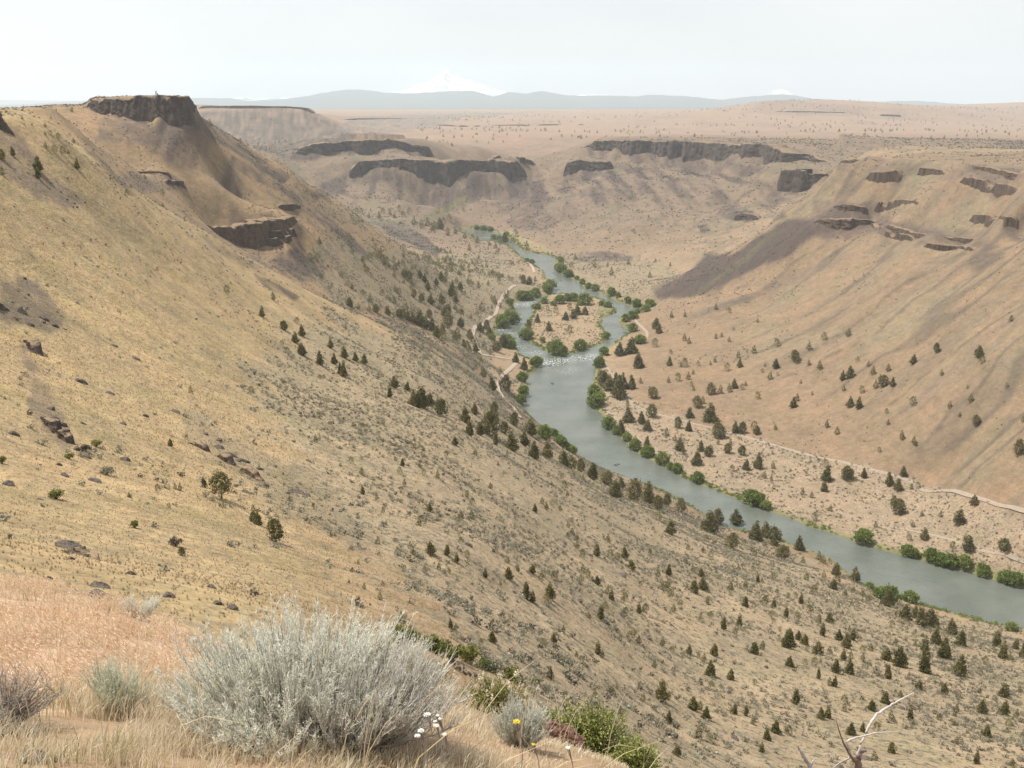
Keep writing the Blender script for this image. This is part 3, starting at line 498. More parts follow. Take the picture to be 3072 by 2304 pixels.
TAL = [([(2048,835),(2117,756),(2200,756),(2330,680),(2440,650),(2500,690),(2360,770),(2210,835),(2080,890),(1975,895),(1950,870)], TALUS2 * 0.85, .97, 12), ([(890,560),(1040,515),(1300,545),(1400,565),(1410,600),(1200,600),(1050,592),(900,595)], TALUS, .75, 16),
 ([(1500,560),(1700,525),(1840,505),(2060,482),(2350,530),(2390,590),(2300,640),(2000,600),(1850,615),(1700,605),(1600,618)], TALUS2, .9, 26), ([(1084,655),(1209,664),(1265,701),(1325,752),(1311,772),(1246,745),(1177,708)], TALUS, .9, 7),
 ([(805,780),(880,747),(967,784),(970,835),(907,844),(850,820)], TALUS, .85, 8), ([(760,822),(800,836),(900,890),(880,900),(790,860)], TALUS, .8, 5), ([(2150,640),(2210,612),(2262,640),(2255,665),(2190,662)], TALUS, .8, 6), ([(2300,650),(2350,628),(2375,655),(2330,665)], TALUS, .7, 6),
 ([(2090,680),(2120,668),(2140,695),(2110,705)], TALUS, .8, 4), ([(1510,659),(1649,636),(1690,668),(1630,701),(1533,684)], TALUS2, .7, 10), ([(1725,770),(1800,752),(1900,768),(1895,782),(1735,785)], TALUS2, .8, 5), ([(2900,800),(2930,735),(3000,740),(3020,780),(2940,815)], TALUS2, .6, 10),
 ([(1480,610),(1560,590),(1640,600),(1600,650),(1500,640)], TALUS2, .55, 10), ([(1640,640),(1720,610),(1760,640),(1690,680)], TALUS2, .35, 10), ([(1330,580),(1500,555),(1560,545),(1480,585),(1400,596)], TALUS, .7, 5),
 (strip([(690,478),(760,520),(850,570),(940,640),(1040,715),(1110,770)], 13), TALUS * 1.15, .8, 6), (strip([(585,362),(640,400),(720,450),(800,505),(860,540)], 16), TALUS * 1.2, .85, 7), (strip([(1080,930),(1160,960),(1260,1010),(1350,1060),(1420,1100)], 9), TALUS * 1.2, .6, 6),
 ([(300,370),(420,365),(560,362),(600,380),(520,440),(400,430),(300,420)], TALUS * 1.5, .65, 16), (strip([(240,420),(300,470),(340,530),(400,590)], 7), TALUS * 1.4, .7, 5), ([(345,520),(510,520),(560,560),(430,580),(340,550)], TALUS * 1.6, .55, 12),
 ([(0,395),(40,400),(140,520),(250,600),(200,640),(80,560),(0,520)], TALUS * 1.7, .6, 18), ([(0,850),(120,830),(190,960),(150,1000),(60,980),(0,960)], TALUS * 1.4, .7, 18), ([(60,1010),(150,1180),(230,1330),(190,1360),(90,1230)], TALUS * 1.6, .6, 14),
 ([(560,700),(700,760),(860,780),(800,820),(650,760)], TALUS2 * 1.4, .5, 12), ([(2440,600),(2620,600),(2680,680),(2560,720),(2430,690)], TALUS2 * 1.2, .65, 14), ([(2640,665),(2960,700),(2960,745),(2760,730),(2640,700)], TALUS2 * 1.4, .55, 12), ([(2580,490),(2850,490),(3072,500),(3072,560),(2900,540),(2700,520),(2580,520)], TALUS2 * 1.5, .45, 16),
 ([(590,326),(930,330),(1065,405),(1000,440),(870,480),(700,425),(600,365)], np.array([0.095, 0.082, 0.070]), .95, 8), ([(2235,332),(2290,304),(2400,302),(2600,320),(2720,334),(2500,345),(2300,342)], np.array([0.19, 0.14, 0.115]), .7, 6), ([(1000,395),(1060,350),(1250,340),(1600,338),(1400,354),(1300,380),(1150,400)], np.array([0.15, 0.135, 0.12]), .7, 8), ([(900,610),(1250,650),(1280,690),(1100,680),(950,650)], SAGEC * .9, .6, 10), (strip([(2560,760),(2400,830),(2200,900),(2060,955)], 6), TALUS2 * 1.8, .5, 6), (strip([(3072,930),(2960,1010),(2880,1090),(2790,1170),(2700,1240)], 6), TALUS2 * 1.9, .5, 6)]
talus = np.zeros(PX.shape)
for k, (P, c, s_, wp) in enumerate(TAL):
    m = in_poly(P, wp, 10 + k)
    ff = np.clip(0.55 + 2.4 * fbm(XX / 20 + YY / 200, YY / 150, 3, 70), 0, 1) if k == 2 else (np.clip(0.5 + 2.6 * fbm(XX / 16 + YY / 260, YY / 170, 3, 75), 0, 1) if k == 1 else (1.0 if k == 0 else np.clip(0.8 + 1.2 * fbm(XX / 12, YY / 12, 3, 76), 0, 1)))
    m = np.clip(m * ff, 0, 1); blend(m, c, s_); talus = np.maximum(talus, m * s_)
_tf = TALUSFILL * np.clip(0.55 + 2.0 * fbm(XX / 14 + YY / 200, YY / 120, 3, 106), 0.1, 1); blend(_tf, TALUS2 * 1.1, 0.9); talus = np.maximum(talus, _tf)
for k, (P, c, s_, wp) in enumerate([(strip([(1270,655),(1330,632),(1400,596)], 5), GREEN, .6, 5), (strip([(2330,690),(2240,770),(2120,860),(2080,890)], 7), GREEN * 1.3, .18, 6), ([(1390,720),(1560,742),(1680,765),(1560,700),(1530,690)], STRAW, .6, 6), ([(1830,885),(1860,930),(1810,960),(1790,930)], GREEN * 1.2, .7, 5)]):
    blend(in_poly(P, wp, 90 + k), c, s_)
blend((SDR > -6) * (1 - smooth(2.0, 6.0, SDR + 2.5 * fbm(XX / 9, YY / 9, 2, 95))) * (SDR < 50), np.array([0.145, 0.150, 0.055]), 0.8)
blend((YY < 30) * 1.0, np.array([0.31, 0.215, 0.135])); blend((YY < 30) * (PX < 560) * (PY < 2140) * 1.0, np.array([0.42, 0.30, 0.205]))
sage = sage * (1 - 0.7 * smooth(1700, 2600, YY)) * (YY > 30)

# ---------------------------------------------------------------- terrain, river, roads
nr, nc = ZZ.shape
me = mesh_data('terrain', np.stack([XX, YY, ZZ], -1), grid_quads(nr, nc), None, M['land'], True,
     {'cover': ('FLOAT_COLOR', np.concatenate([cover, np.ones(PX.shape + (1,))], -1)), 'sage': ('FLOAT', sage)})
tag(link('terrain', me), 'dry grass canyon slopes and plateau', None, None, 'structure')
wet = (SDR < 9) & (SDR > -900); q = grid_quads(nr, nc); q = q[wet.ravel()[q].any(1)]
used = np.unique(q); remap = np.full(nr * nc, -1); remap[used] = np.arange(len(used))
WX, WY = XX.ravel()[used], YY.ravel()[used]; foam = np.zeros(len(used))
for px, py, r, s_ in ((1650,1088,16,1.0),(1690,1082,14,.9),(1740,1074,16,.8),(1780,1068,10,.8),(1575,912,22,.9),(1590,905,14,.8),(1500,988,12,.8),(1525,1000,9,.7),(1570,1040,14,.45),(1600,1060,14,.45),(1480,700,10,.5),(1460,712,10,.5),(1620,930,9,.4),(1700,1110,20,.25),(1560,970,9,.5)):
    g = at_level([(px, py)], 0)[0]; foam = np.maximum(foam, s_ * np.exp(-((WX - g[0]) / r) ** 2 - ((WY - g[1]) / (r * 1.0)) ** 2))
wm = mesh_data('river', np.stack([WX, WY, 0 * WX], 1), remap[q], None, M['water'], True, {'foam': ('FLOAT', foam)})
tag(link('river', wm), 'winding grey green river', None, None, 'structure')
def drape(name, label, pts, width, mat, lift=0.35):
    W3 = np.array([ground(*p) for p in pts]); xy = W3[:, :2]; seg = np.r_[0, np.cumsum(np.linalg.norm(np.diff(xy, axis=0), axis=1))]
    n = max(8, int(seg[-1] / 4)); tt = np.linspace(0, seg[-1], n); c = np.stack([np.interp(tt, seg, xy[:, i]) for i in (0, 1)], 1)
    for _ in range(3): c[1:-1] = 0.25 * c[:-2] + 0.5 * c[1:-1] + 0.25 * c[2:]
    d = unit(np.gradient(c, axis=0)); nn = np.stack([-d[:, 1], d[:, 0]], 1); rows = []
    wv = width * (1 + 0.25 * fbm(tt / 15, tt * 0, 2, 3))
    for k in np.linspace(-1, 1, 5):
        p = c + nn * (k * wv / 2)[:, None]; rows.append(np.concatenate([p, (np.maximum(land_z(p[:, 0], p[:, 1]), land_z(c[:, 0], c[:, 1]) - 0.6) + lift - 0.25 * k * k)[:, None]], 1))
    tag(link(name, mesh_data(name, np.stack(rows, 0), grid_quads(5, n), None, mat, True)), label, None, None, 'structure')
drape('gravel_road', 'pale gravel road winding along the near bank', [(1556,1252),(1533,1217),(1505,1193),(1492,1166),(1487,1143),(1510,1124),(1542,1096),(1557,1083),(1515,1074),(1470,1068),(1441,1064),(1427,1036),(1417,1004),(1427,976),(1459,962),(1488,941),(1499,906),(1508,888),(1547,856)], 4.6, M['road'], 0.6)
drape('gravel_road', 'short piece of pale gravel road above the upper channel', [(1603,818),(1599,803),(1590,791),(1580,782)], 4.5, M['road'], 0.6)
drape('dirt_road', 'dirt road at the foot of the right hillside', [(1811,1082),(1825,1110),(1850,1140),(1876,1170),(1882,1193),(1904,1217),(1950,1235),(1996,1249),(2048,1263),(2140,1284),(2242,1312),(2418,1363),(2603,1407),(2742,1446),(2900,1488),(3072,1534),(3200,1570)], 3.4, M['track'])
drape('dirt_track', 'faint dirt track across the sage flat by the river', [(1811,1203),(1830,1240),(1857,1263),(1950,1346),(2040,1410),(2140,1451)], 2.0, M['track'])
drape('dirt_track', 'narrow pale track on the sage flat at the right edge', [(2511,1539),(2650,1575),(2742,1594),(2835,1615),(2928,1647),(3067,1689),(3160,1712)], 2.0, M['track'])
drape('dirt_track', 'pale track above the right bank beside the island', [(1910,945),(1906,962),(1925,980),(1942,997),(1940,1016),(1915,1032)], 3.5, M['track'])

# ---------------------------------------------------------------- rock walls
WALLS = [(a, l_, p, M['brownrock'] if i in (6, 7, 8, 9, 10, 11, 12, 13) else M['basalt']) for i, (a, l_, p) in enumerate(CLIFFS)]
for a, l_, p, rk in OUTCROPS: WALLS.append((a, l_, [(x, y0, y1, float(ground(x, y1)[1]) * 1.004) for x, y0, y1 in p], M['brownrock'] if rk else M['basalt']))
for ci, (nm, lab, pts, rock_m) in enumerate(WALLS):
    A = np.array(pts, float); step = A[:, 3].mean() / 950.0
    ut, st = pix_us(A[:, 0], A[:, 1]); ub, sb = pix_us(A[:, 0], A[:, 2]); Y = A[:, 3] * 0.990
    T = np.stack([ut * Y, Y, CAMZ - st * Y], 1); zb = CAMZ - sb * Y
    seg = np.r_[0, np.cumsum(np.linalg.norm(np.diff(T[:, :2], axis=0), axis=1))]; n = int(seg[-1] / step) + 2; tt = np.linspace(0, seg[-1], n)
    T = np.stack([np.interp(tt, seg, T[:, i]) for i in range(3)], 1); zb = np.interp(tt, seg, zb)
    d = unit(np.gradient(T[:, :2], axis=0)); nn = np.stack([d[:, 1], -d[:, 0]], 1)      # towards the valley
    hgt = np.maximum(T[:, 2] - zb, 0.01); sc = min(1.15, A[:, 3].mean() / 2700.0); K = 14; rows = []
    env = np.clip(np.minimum(tt, tt[-1] - tt) / (0.05 * tt[-1] + 3 * sc), 0, 1) ** 0.6
    if ci >= len(CLIFFS): env = env * np.clip((0.35 if 'slope' in nm else 1.15) + 2.6 * fbm(tt / (0.16 * tt[-1]) + 7 * ci, tt * 0, 3, 59), 0.0, 1.0); hgt = hgt * (0.7 if 'slope' in nm else 0.36)
    elif nm in ('hillside_ledge', 'upper_ledge', 'nose_cliff', 'cave_cliff', 'spur_ledge'): hgt = hgt * 0.62
    topz = zb + hgt + ((0.22 if sc < 0.7 else 0.09) * hgt + (0.8 if sc < 0.7 else 0.3) * sc) * fbm(tt / (18 * sc + 1), tt * 0 + ci, 4, 51) + 0.10 * hgt * np.round(2 * vnoise(tt / (34 * sc + 1.5), tt * 0 + ci, 57))
    colm = np.abs(vnoise(tt / (6.5 * sc + 0.6), tt * 0 + 3 * ci, 52)) * 6 * (0.06 + 0.94 * sc) + fbm(tt / (60 * sc + 3), tt * 0 + ci, 4, 53) * 40 * (0.02 + 0.98 * sc * sc) * np.clip(hgt / 14, 0.1, 1)
    back = 10 * sc + 0.9 * hgt
    for k in range(K):
        f = k / (K - 1.0)
        led = 2.6 * (0.05 + 1.25 * sc) * np.floor(4 * f + 1.6 * vnoise(tt / (22 * sc + 1), tt * 0 + 9 * ci, 54)) / 4 * np.clip(hgt / 8, 0.1, 1)
        jit = fbm(tt / (5 * sc + 0.4), np.full(n, k * 0.8), 3, 55) * 3.2 * (0.05 + 1.25 * sc) * np.clip(hgt / 10, 0.1, 1)
        off = colm + led + jit + 0.14 * hgt * f
        xy = T[:, :2] + nn * off[:, None]; zl = land_z(xy[:, 0], xy[:, 1]) - 1.5 * min(1, sc * 2) - 0.05 * hgt
        zt = np.maximum(zl, topz); zt = zl + (zt - zl) * env; bot = np.minimum(zl, zb)
        rows.append(np.concatenate([xy, (zt * (1 - f) + bot * f)[:, None]], 1))
    for b_ in (0.5, 1.0, 1.05):
        xy = T[:, :2] + nn * (colm * (1 - b_) - back * b_)[:, None]; zl = land_z(xy[:, 0], xy[:, 1]) - 1.0 * min(1, sc * 2)
        rows.insert(0, np.concatenate([xy, (zl + np.maximum(0, topz - 0.04 * hgt * b_ - zl) * env * (0.0 if b_ > 1 else 1.0) - (4 if b_ > 1 else 0))[:, None]], 1))
    tag(link(nm, mesh_data(nm, np.stack(rows, 0), grid_quads(len(rows), n), None, rock_m)), lab, None, None, 'structure')


# ---------------------------------------------------------------- far mountains
def range_mesh(name, label, prof, Y, depth, mat, rough, seed, n=260, kind='structure'):
    A = np.array(prof, float); x = np.linspace(A[0, 0], A[-1, 0], n); y = np.interp(x, A[:, 0], A[:, 1])
    u, s = pix_us(x, y); X = u * Y; Zt = CAMZ - s * Y; base = 120.0; rows = []
    Zt = Zt + rough * 0.35 * fbm(x / 22, x * 0, 4, seed)
    K = 26
    for k in range(K):
        f = k / (K - 1) * 2 - 1                     # -1 foot towards us, 0 crest, 1 foot behind
        a = abs(f); shape = (1 - a) ** 1.25
        sx = X * (1 + 0.0) + rough * 6 * fbm(X / 2500, np.full(n, f * 2.0), 3, seed + 3) * a
        z = base + (Zt - base) * shape + rough * fbm(X / 900, np.full(n, f * 5.0), 5, seed + 7) * min(1, a * 5) * shape
        z = z - rough * 1.2 * np.abs(vnoise(X / 1300 + 0.6 * f, np.full(n, f * 1.5), seed + 9)) * min(1, a * 4) * (1 - a)
        rows.append(np.stack([sx, np.full(n, Y + f * depth), z], 1))
    tag(link(name, mesh_data(name, np.stack(rows, 0), grid_quads(K, n), None, mat, True)), label, None, None, kind)
range_mesh('mountain', 'tall snow-covered volcano on the horizon left of centre', [(1090,300),(1150,286),(1190,275),(1236,261),(1262,252),(1285,243),(1305,229),(1320,219),(1330,208),(1342,203),(1350,212),(1362,219),(1380,226),(1400,235),(1420,241),(1461,254),(1502,268),(1540,281),(1600,300)], 36000, 5200, M['snow'], 190, 401)
range_mesh('mountain', 'small snow-capped volcano on the horizon at right', [(2230,306),(2270,299),(2293,289),(2310,278),(2326,270),(2344,267),(2362,273),(2381,282),(2410,293),(2450,303),(2500,310)], 37000, 3600, M['snow'], 120, 431)
range_mesh('mountain', 'thin snowy crest line behind the blue foothills', [(560,308),(640,298),(690,296),(730,291),(770,295),(830,292),(880,291),(920,296),(1000,300),(1300,300),(1600,296),(1690,285),(1730,282),(1780,281),(1830,285),(1900,292),(2000,300)], 35000, 3000, m_mountain('snow_crest', 300, (0.06, 0.08, 0.08)), 60, 461)
range_mesh('foothills', 'blue forested foothills under the snowy volcano', [(-700,318),(28,316),(110,312),(194,306),(278,299),(420,296),(570,293),(685,293),(741,302),(810,297),(870,293),(940,283),(1000,271),(1052,264),(1095,268),(1149,275),(1244,277),(1353,271),(1420,270),(1480,289),(1529,272),(1578,279),(1626,270),(1709,284),(1765,285),(1904,287),(1950,282),(2048,284),(2117,293),(2173,297),(2196,293),(2256,289),(2298,284),(2344,281),(2386,286),(2432,297),(2529,303),(2650,303),(2789,302),(2853,312),(2950,320),(3072,322),(3800,324)], 27000, 5500, M['hills'], 70, 491, 420)
# ---------------------------------------------------------------- plants: prototypes
def leaf_faces(C, size, rng, up=0.0):
    """small random-facing leaf clumps (quads) at points C"""
    n = len(C); a = unit(rng.normal(size=(n, 3))); a[:, 2] = a[:, 2] * 0.7 + up; a = unit(a); b = unit(np.cross(a, rng.normal(size=(n, 3))))
    s = (size * rng.uniform(0.6, 1.5, n))[:, None]; w = s * rng.uniform(0.35, 0.7, (n, 1))
    V = np.stack([C - b * w * .6, C + a * s * .5 - b * w, C + a * s * 1.1, C + a * s * .5 + b * w], 1).reshape(-1, 3)
    return V, np.arange(4 * n).reshape(n, 4)
def crown(kind, seed, n=900):
    """crown of unit height: points clustered on limbs through the crown's volume"""
    rng = np.random.default_rng(seed); pts = []
    if kind == 'cone':   prof = lambda h: 0.33 * np.clip(1.03 - h, 0, 1) ** 0.85 * np.clip(h * 9, 0.45, 1)
    elif kind == 'oval': prof = lambda h: 0.36 * np.sqrt(np.clip(np.sin(np.clip(h * 0.93 + 0.1, 0, 1) * math.pi), 0, 1))
    elif kind == 'slim': prof = lambda h: 0.20 * np.clip(1.02 - h, 0, 1) ** 0.65 * np.clip(h * 8, 0.45, 1)
    else:                prof = lambda h: 0.52 * np.sqrt(np.clip(np.sin(np.clip(h * 0.8 + 0.2, 0, 1) * math.pi), 0, 1))
    ph = rng.uniform(0, 6.28, 3); m1 = int(n * 0.6); hh = np.sqrt(rng.random(m1)) if kind in ('cone', 'slim') else rng.random(m1) ** 0.8; hh = 1 - hh * 0.97 if kind in ('cone', 'slim') else 0.04 + 0.94 * hh
    an = rng.uniform(0, 6.28, m1); rr = prof(hh) * (0.45 + 0.55 * np.sqrt(rng.random(m1))) * (1 + 0.22 * np.sin(3 * an + ph[0] + 5 * hh) + 0.18 * np.sin(5 * an + ph[1] - 9 * hh)); pts.append(np.stack([rr * np.cos(an), rr * np.sin(an), hh + 0.02 * rng.normal(size=m1)], 1))
    lobes = 22
    for i in range(lobes):                 # and tufts that break the outline
        h = 1 - 0.94 * math.sqrt(rng.random()) if kind in ('cone', 'slim') else rng.uniform(0.1, 0.93); an = rng.uniform(0, 2 * math.pi); rr = float(prof(np.array(h))) * rng.uniform(0.6, 1.15)
        c = np.array([rr * math.cos(an), rr * math.sin(an), h]); sg = np.array([0.035, 0.035, 0.05]) * (1.0 if kind in ('cone', 'slim') else 1.6) * rng.uniform(0.7, 1.3)
        pts.append(c + rng.normal(size=(int(n * 0.4) // lobes, 3)) * sg)
    P = np.concatenate(pts); P[:, 2] = np.clip(P[:, 2], 0.02, 1.05); P[:, 0] += 0.05 * np.sin(ph[2]) * P[:, 2]
    return leaf_faces(P, {'cone': 0.060, 'slim': 0.055, 'oval': 0.062, 'round': 0.085}[kind], rng, 0.35)
def trunk(seed, base=0.035, h=0.75, limbs=5):
    rng = np.random.default_rng(seed); z = np.linspace(-0.06, h, 6); P = np.zeros((1, 6, 3)); P[0, :, 2] = z; P[0, :, :2] = np.cumsum(rng.normal(size=(6, 2)) * 0.008, 0)
    parts = [tubes(P, (base * (1.05 - z / (h * 1.05)))[None], 6)]
    for i in range(limbs):
        h0 = rng.uniform(0.12, 0.6); an = rng.uniform(0, 6.28); d = np.array([math.cos(an), math.sin(an), rng.uniform(0.3, 0.9)]); L = rng.uniform(0.15, 0.3)
        Q = np.array([0, 0, h0]) + np.linspace(0, L, 4)[:, None] * d + np.array([0, 0, 1]) * (np.linspace(0, 1, 4) ** 2)[:, None] * 0.05
        parts.append(tubes(Q[None], (base * 0.4 * np.linspace(1, 0.25, 4))[None], 4))
    return merge(parts)
PROTO = {}
for kind, nv, nl in (('cone', 7, 1250), ('oval', 4, 1300), ('slim', 3, 900), ('round', 5, 1500)):
    for i in range(nv):
        V, Q = crown(kind, 100 + 7 * i + len(kind), nl); cm = mesh_data(kind + '_crown', V, Q, None, M['willow' if kind == 'round' else 'juniper'])
        V, Q = trunk(300 + i, 0.03 if kind != 'round' else 0.035, 0.7, 5); tm = mesh_data(kind + '_trunk', V, Q, None, M['bark'])
        PROTO.setdefault(kind, []).append((cm, tm))

REG = dict(r4=(0, 900, 2.160), r5=(1024, 800, 2.160), r6=(2048, 900, 2.160), f1=(0, 1536, 2.160), f2=(1024, 1536, 2.160), f3=(2048, 1536, 2.160), r1=(0, 150, 2.160), r2=(1024, 150, 2.160), r3=(2048, 150, 2.160), i=(1400, 650, 3.687))
def pts_of(key, txt):
    ox, oy, k = REG[key]; out = []
    for w in txt.split():
        a = [float(q) for q in w.split(',')]; out.append((ox + a[0] / k, oy + a[1] / k) + tuple(q / k for q in a[2:]))
    return out
JUN = pts_of('r4', '1697,108,75 1842,195,65 1925,152,45 1955,232,80 1912,275,75 1955,355,90 2140,310,65 2075,418,95 2165,415,75 2205,480,80 1437,1290,180 1790,1568,155 1675,1460,95 1640,1440,70 1640,1375,55 1165,1235,55 1135,1225,45 1023,1245,55 838,1280,40 1235,605,55 1105,948,60 1325,1215,75 1095,1348,35 1183,1658,60 2145,1535,35 1210,905,35')
JUN += pts_of('r5', '20,590,80 15,710,110 90,610,60 148,630,75 345,785,85 312,845,95 425,800,60 465,900,110 530,915,160 500,915,120 575,900,90 645,960,110 800,1005,110 830,1095,110 865,960,90 900,1090,95 960,1090,160 1000,1155,100 990,960,90 1060,1080,80 1105,1190,130 1185,1160,100 1120,1030,90 1225,1090,115 1250,1240,120 1330,1240,130 1440,1290,110 1490,1310,80 1550,1330,90 1625,1375,120 1720,1410,90 1770,1500,130 1810,1430,70 1900,1520,150 1985,1530,150 2050,1575,100 2110,1550,80 2200,1590,90 '
 '735,1155,60 470,1195,50 395,1293,60 378,1345,50 65,1275,45 132,1345,55 510,1300,45 535,1355,40 625,1370,55 408,1415,45 140,1475,65 680,1230,40 868,1215,45 230,1510,45 812,1495,45 850,1545,50 570,1585,60 552,1295,40 1190,1360,35 1340,1365,40 1432,1375,40 1505,1360,35 1565,1385,45 1445,1440,55 1255,1590,60 1330,1575,55 1420,1585,45 1300,1540,50 965,1440,45 1465,1490,40 270,1030,35 75,1040,35 140,1045,35 '
 '55,260,70 110,275,50 180,290,50 225,295,60 300,310,60 375,330,60 400,335,65 430,345,70 460,355,65 510,380,110 545,395,80 585,410,90 620,455,80 655,435,80 690,400,110 735,470,60 770,390,70 795,520,60 830,460,60 870,550,60 570,330,60 350,160,50 375,180,45 455,150,50 440,80,60 410,70,60 510,70,60 540,100,60 615,120,60 560,150,60 470,200,60 520,230,60 580,240,70 645,90,70 650,240,80 710,190,80 740,230,70 665,320,80 690,300,60 720,150,60 770,150,60 890,140,50 840,130,50 820,110,45 745,110,50 680,60,50 610,50,50 550,40,50 980,45,40 1020,105,40 1020,65,35 950,120,40 1180,110,60 1215,115,60 1255,95,40 880,320,40 900,280,45 925,290,40 840,340,40 '
 '975,800,90 1065,810,110 1030,690,50 1185,665,80 1130,620,70 1005,550,70 900,420,70 940,410,70 960,440,60 1060,200,45 1050,520,100 920,720,60 1390,300,50 1455,345,60 1505,335,70 1530,310,70 1580,310,60 1480,280,50 1335,285,40 1270,360,60 1345,415,65 1480,425,50 1215,400,60 '
 '1925,655,110 1805,575,90 1880,560,110 1930,500,60 2035,400,80 2055,430,70 2030,520,60 1700,770,110 1740,800,110 1690,760,90 1800,850,160 1780,770,90 1820,790,110 1880,790,95 1940,755,45 2020,850,75 2120,750,45 2180,740,55 2125,640,65 2135,565,30 2200,650,40 2140,330,45 1855,1005,100 1945,1015,85 2010,975,85 1985,1060,75 1855,900,40 1810,1085,100 1905,1130,35 1980,1165,75 2105,1095,60 2160,1130,50 2180,1045,75 2190,1190,90')
JUN += pts_of('r6', '215,60,45 300,85,40 15,110,40 485,145,35 330,200,25 215,250,40 252,240,35 300,270,40 12,265,55 40,285,50 608,303,55 460,345,60 815,320,60 915,255,50 1072,235,60 1645,340,65 1920,365,85 1938,410,55 2125,140,50 725,390,70 745,412,60 605,440,70 818,420,40 887,445,60 1132,403,40 1203,430,40 1230,480,60 1332,460,55 1495,412,65 1678,487,45 360,375,50 370,435,65 208,403,40 180,420,30 100,425,35 12,432,60 285,458,55 35,515,55 67,480,35 70,585,35 55,560,35 515,470,30 533,430,25 565,515,60 615,490,25 765,540,30 1035,520,70 1085,500,80 1250,570,60 1300,562,80 1358,556,65 1042,588,45 1158,600,50 183,610,75 243,605,60 303,595,60 335,570,65 385,580,40 408,555,35 485,640,50 715,695,75 740,655,55 838,615,30 1085,692,75 1140,703,85 1490,682,60 1728,697,50 1865,660,60 2097,567,35 1845,570,25 1320,735,35 1330,808,40 1795,755,35 1898,810,70 95,695,80 130,670,55 175,785,125 45,760,70 38,848,75 230,890,100 340,862,85 385,862,75 460,840,60 482,867,65 600,840,40 935,825,55 1000,868,55 1420,900,60 1495,930,55 1510,945,35 1272,985,35 2175,1000,100 2208,790,60 230,937,40 120,978,75 168,1010,65 308,940,45 290,990,65 383,1003,65 88,1065,100 5,1000,60 410,1098,70 490,1090,110 530,1155,50 320,1110,45 585,1090,50 575,1170,40 925,1085,55 930,1168,100 1065,1160,90 1175,1150,70 1430,1137,65 1335,1195,85 1390,1228,80 1480,1225,40 1520,1220,45 918,1238,65 775,1260,50 835,1280,45 1890,1322,65 1370,1330,75 1400,1385,100 855,1427,55 955,1365,45 1080,1195,30 1790,1445,95 1565,1548,80 1670,1405,45 1850,1620,100 2078,1622,80 1745,1607,45 1465,1557,45 1830,1560,50 1550,1400,40 1250,1470,40 1490,1470,45')
JUN += pts_of('f3', '165,130,150 220,70,110 320,235,100 345,95,100 470,180,130 535,160,110 590,210,120 755,245,95 640,300,90 990,410,90 1115,445,95 885,310,60 910,330,60 780,330,50 150,190,45 35,245,45 132,265,50 180,300,50 465,285,55 200,210,30 400,210,35 120,420,65 65,390,50 130,505,90 70,520,90 330,395,40 310,505,60 405,500,60 485,460,70 455,385,40 585,440,50 515,460,40 160,590,50 115,700,50 180,690,50 265,760,90 340,790,50 370,740,90 405,610,70 460,625,40 530,605,60 590,615,70 670,680,70 740,705,60 765,595,80 850,530,60 800,440,60 915,425,50 975,500,70 1050,545,50 1095,605,40 1165,545,55 1105,520,40 1000,470,60 1200,580,50 820,660,60 950,715,70 880,720,60 1010,830,70 905,800,90 1060,880,100 1100,830,80 680,880,130 750,830,70 790,860,80 870,920,90 850,1000,60 880,1080,70 990,1040,90 1080,1050,100 1165,960,50 1090,950,55 1040,960,80 1355,750,50 1320,960,90 1400,1000,140 1330,1080,100 1570,1040,180 1565,900,100 1640,860,110 1690,950,140 1790,1060,140 1740,800,120 1800,870,110 1545,740,140 1600,740,130 1500,690,90 1440,690,100 1330,610,130 2030,870,110 2070,950,120 2155,890,80 2200,940,90 1960,970,40 1530,1150,70 1690,1180,80 2080,1200,90 985,1130,70 730,1240,100 1045,1245,60 1225,1285,70 1310,1240,80 340,1310,80 150,1340,80 65,1280,85 110,1280,60 410,1320,70 455,1375,50 895,1340,75 940,1335,80 600,1430,80 545,1475,70 685,1440,60 170,1490,55 510,1555,65 1475,1345,90 1350,1340,60 1090,1440,80 1165,1425,65 1255,1420,60 1350,1560,70 1740,1380,40 1770,1300,60 1935,1300,90 1960,1300,50 2110,1400,60 2080,1310,90 1965,1450,70 1900,1630,90 2135,1655,60 2160,1330,60 310,1085,80 180,1060,100 185,1150,55 40,920,70 135,970,60 205,930,90 465,920,80 515,890,60 690,1000,70 790,1000,50')
JUN += pts_of('f2', '238,205,50 462,270,50 580,270,90 683,280,80 745,325,70 775,205,45 815,295,50 632,375,50 543,398,45 410,375,35 700,395,40 933,425,65 1085,435,90 1080,330,45 1145,385,45 1238,395,65 1295,450,55 1380,440,60 1032,475,35 1197,560,115 1240,585,80 1350,560,110 1328,600,60 1560,300,60 1470,100,45 1497,145,45 1525,185,55 1465,165,40 1655,285,90 1730,195,60 1835,300,75 1740,300,60 1785,310,50 1660,470,65 1595,430,55 1550,455,60 1880,370,70 2055,60,60 2130,140,100 2120,410,80 2080,500,60 2115,490,60 2000,270,40 1750,570,80 1840,570,50 1680,695,100 1710,640,60 1605,690,50 1840,665,50 1930,655,80 1970,650,60 2150,650,60 2130,560,60 710,755,70 745,770,55 980,845,85 905,860,40 1375,845,70 1315,870,50 1437,780,50 1765,720,35 1895,800,55 1870,820,50 1925,850,60 1660,920,90 1690,940,50 1555,985,55 1525,940,40 1355,1080,85 2080,865,60 1805,835,40 2030,1010,55 2070,1220,140 2120,1210,50 1640,1200,55 1748,1190,60 1785,1145,40 1955,1225,55 2120,1365,80 2175,1580,70 1800,1310,45 250,570,60 270,480,40 147,500,45 110,340,35')
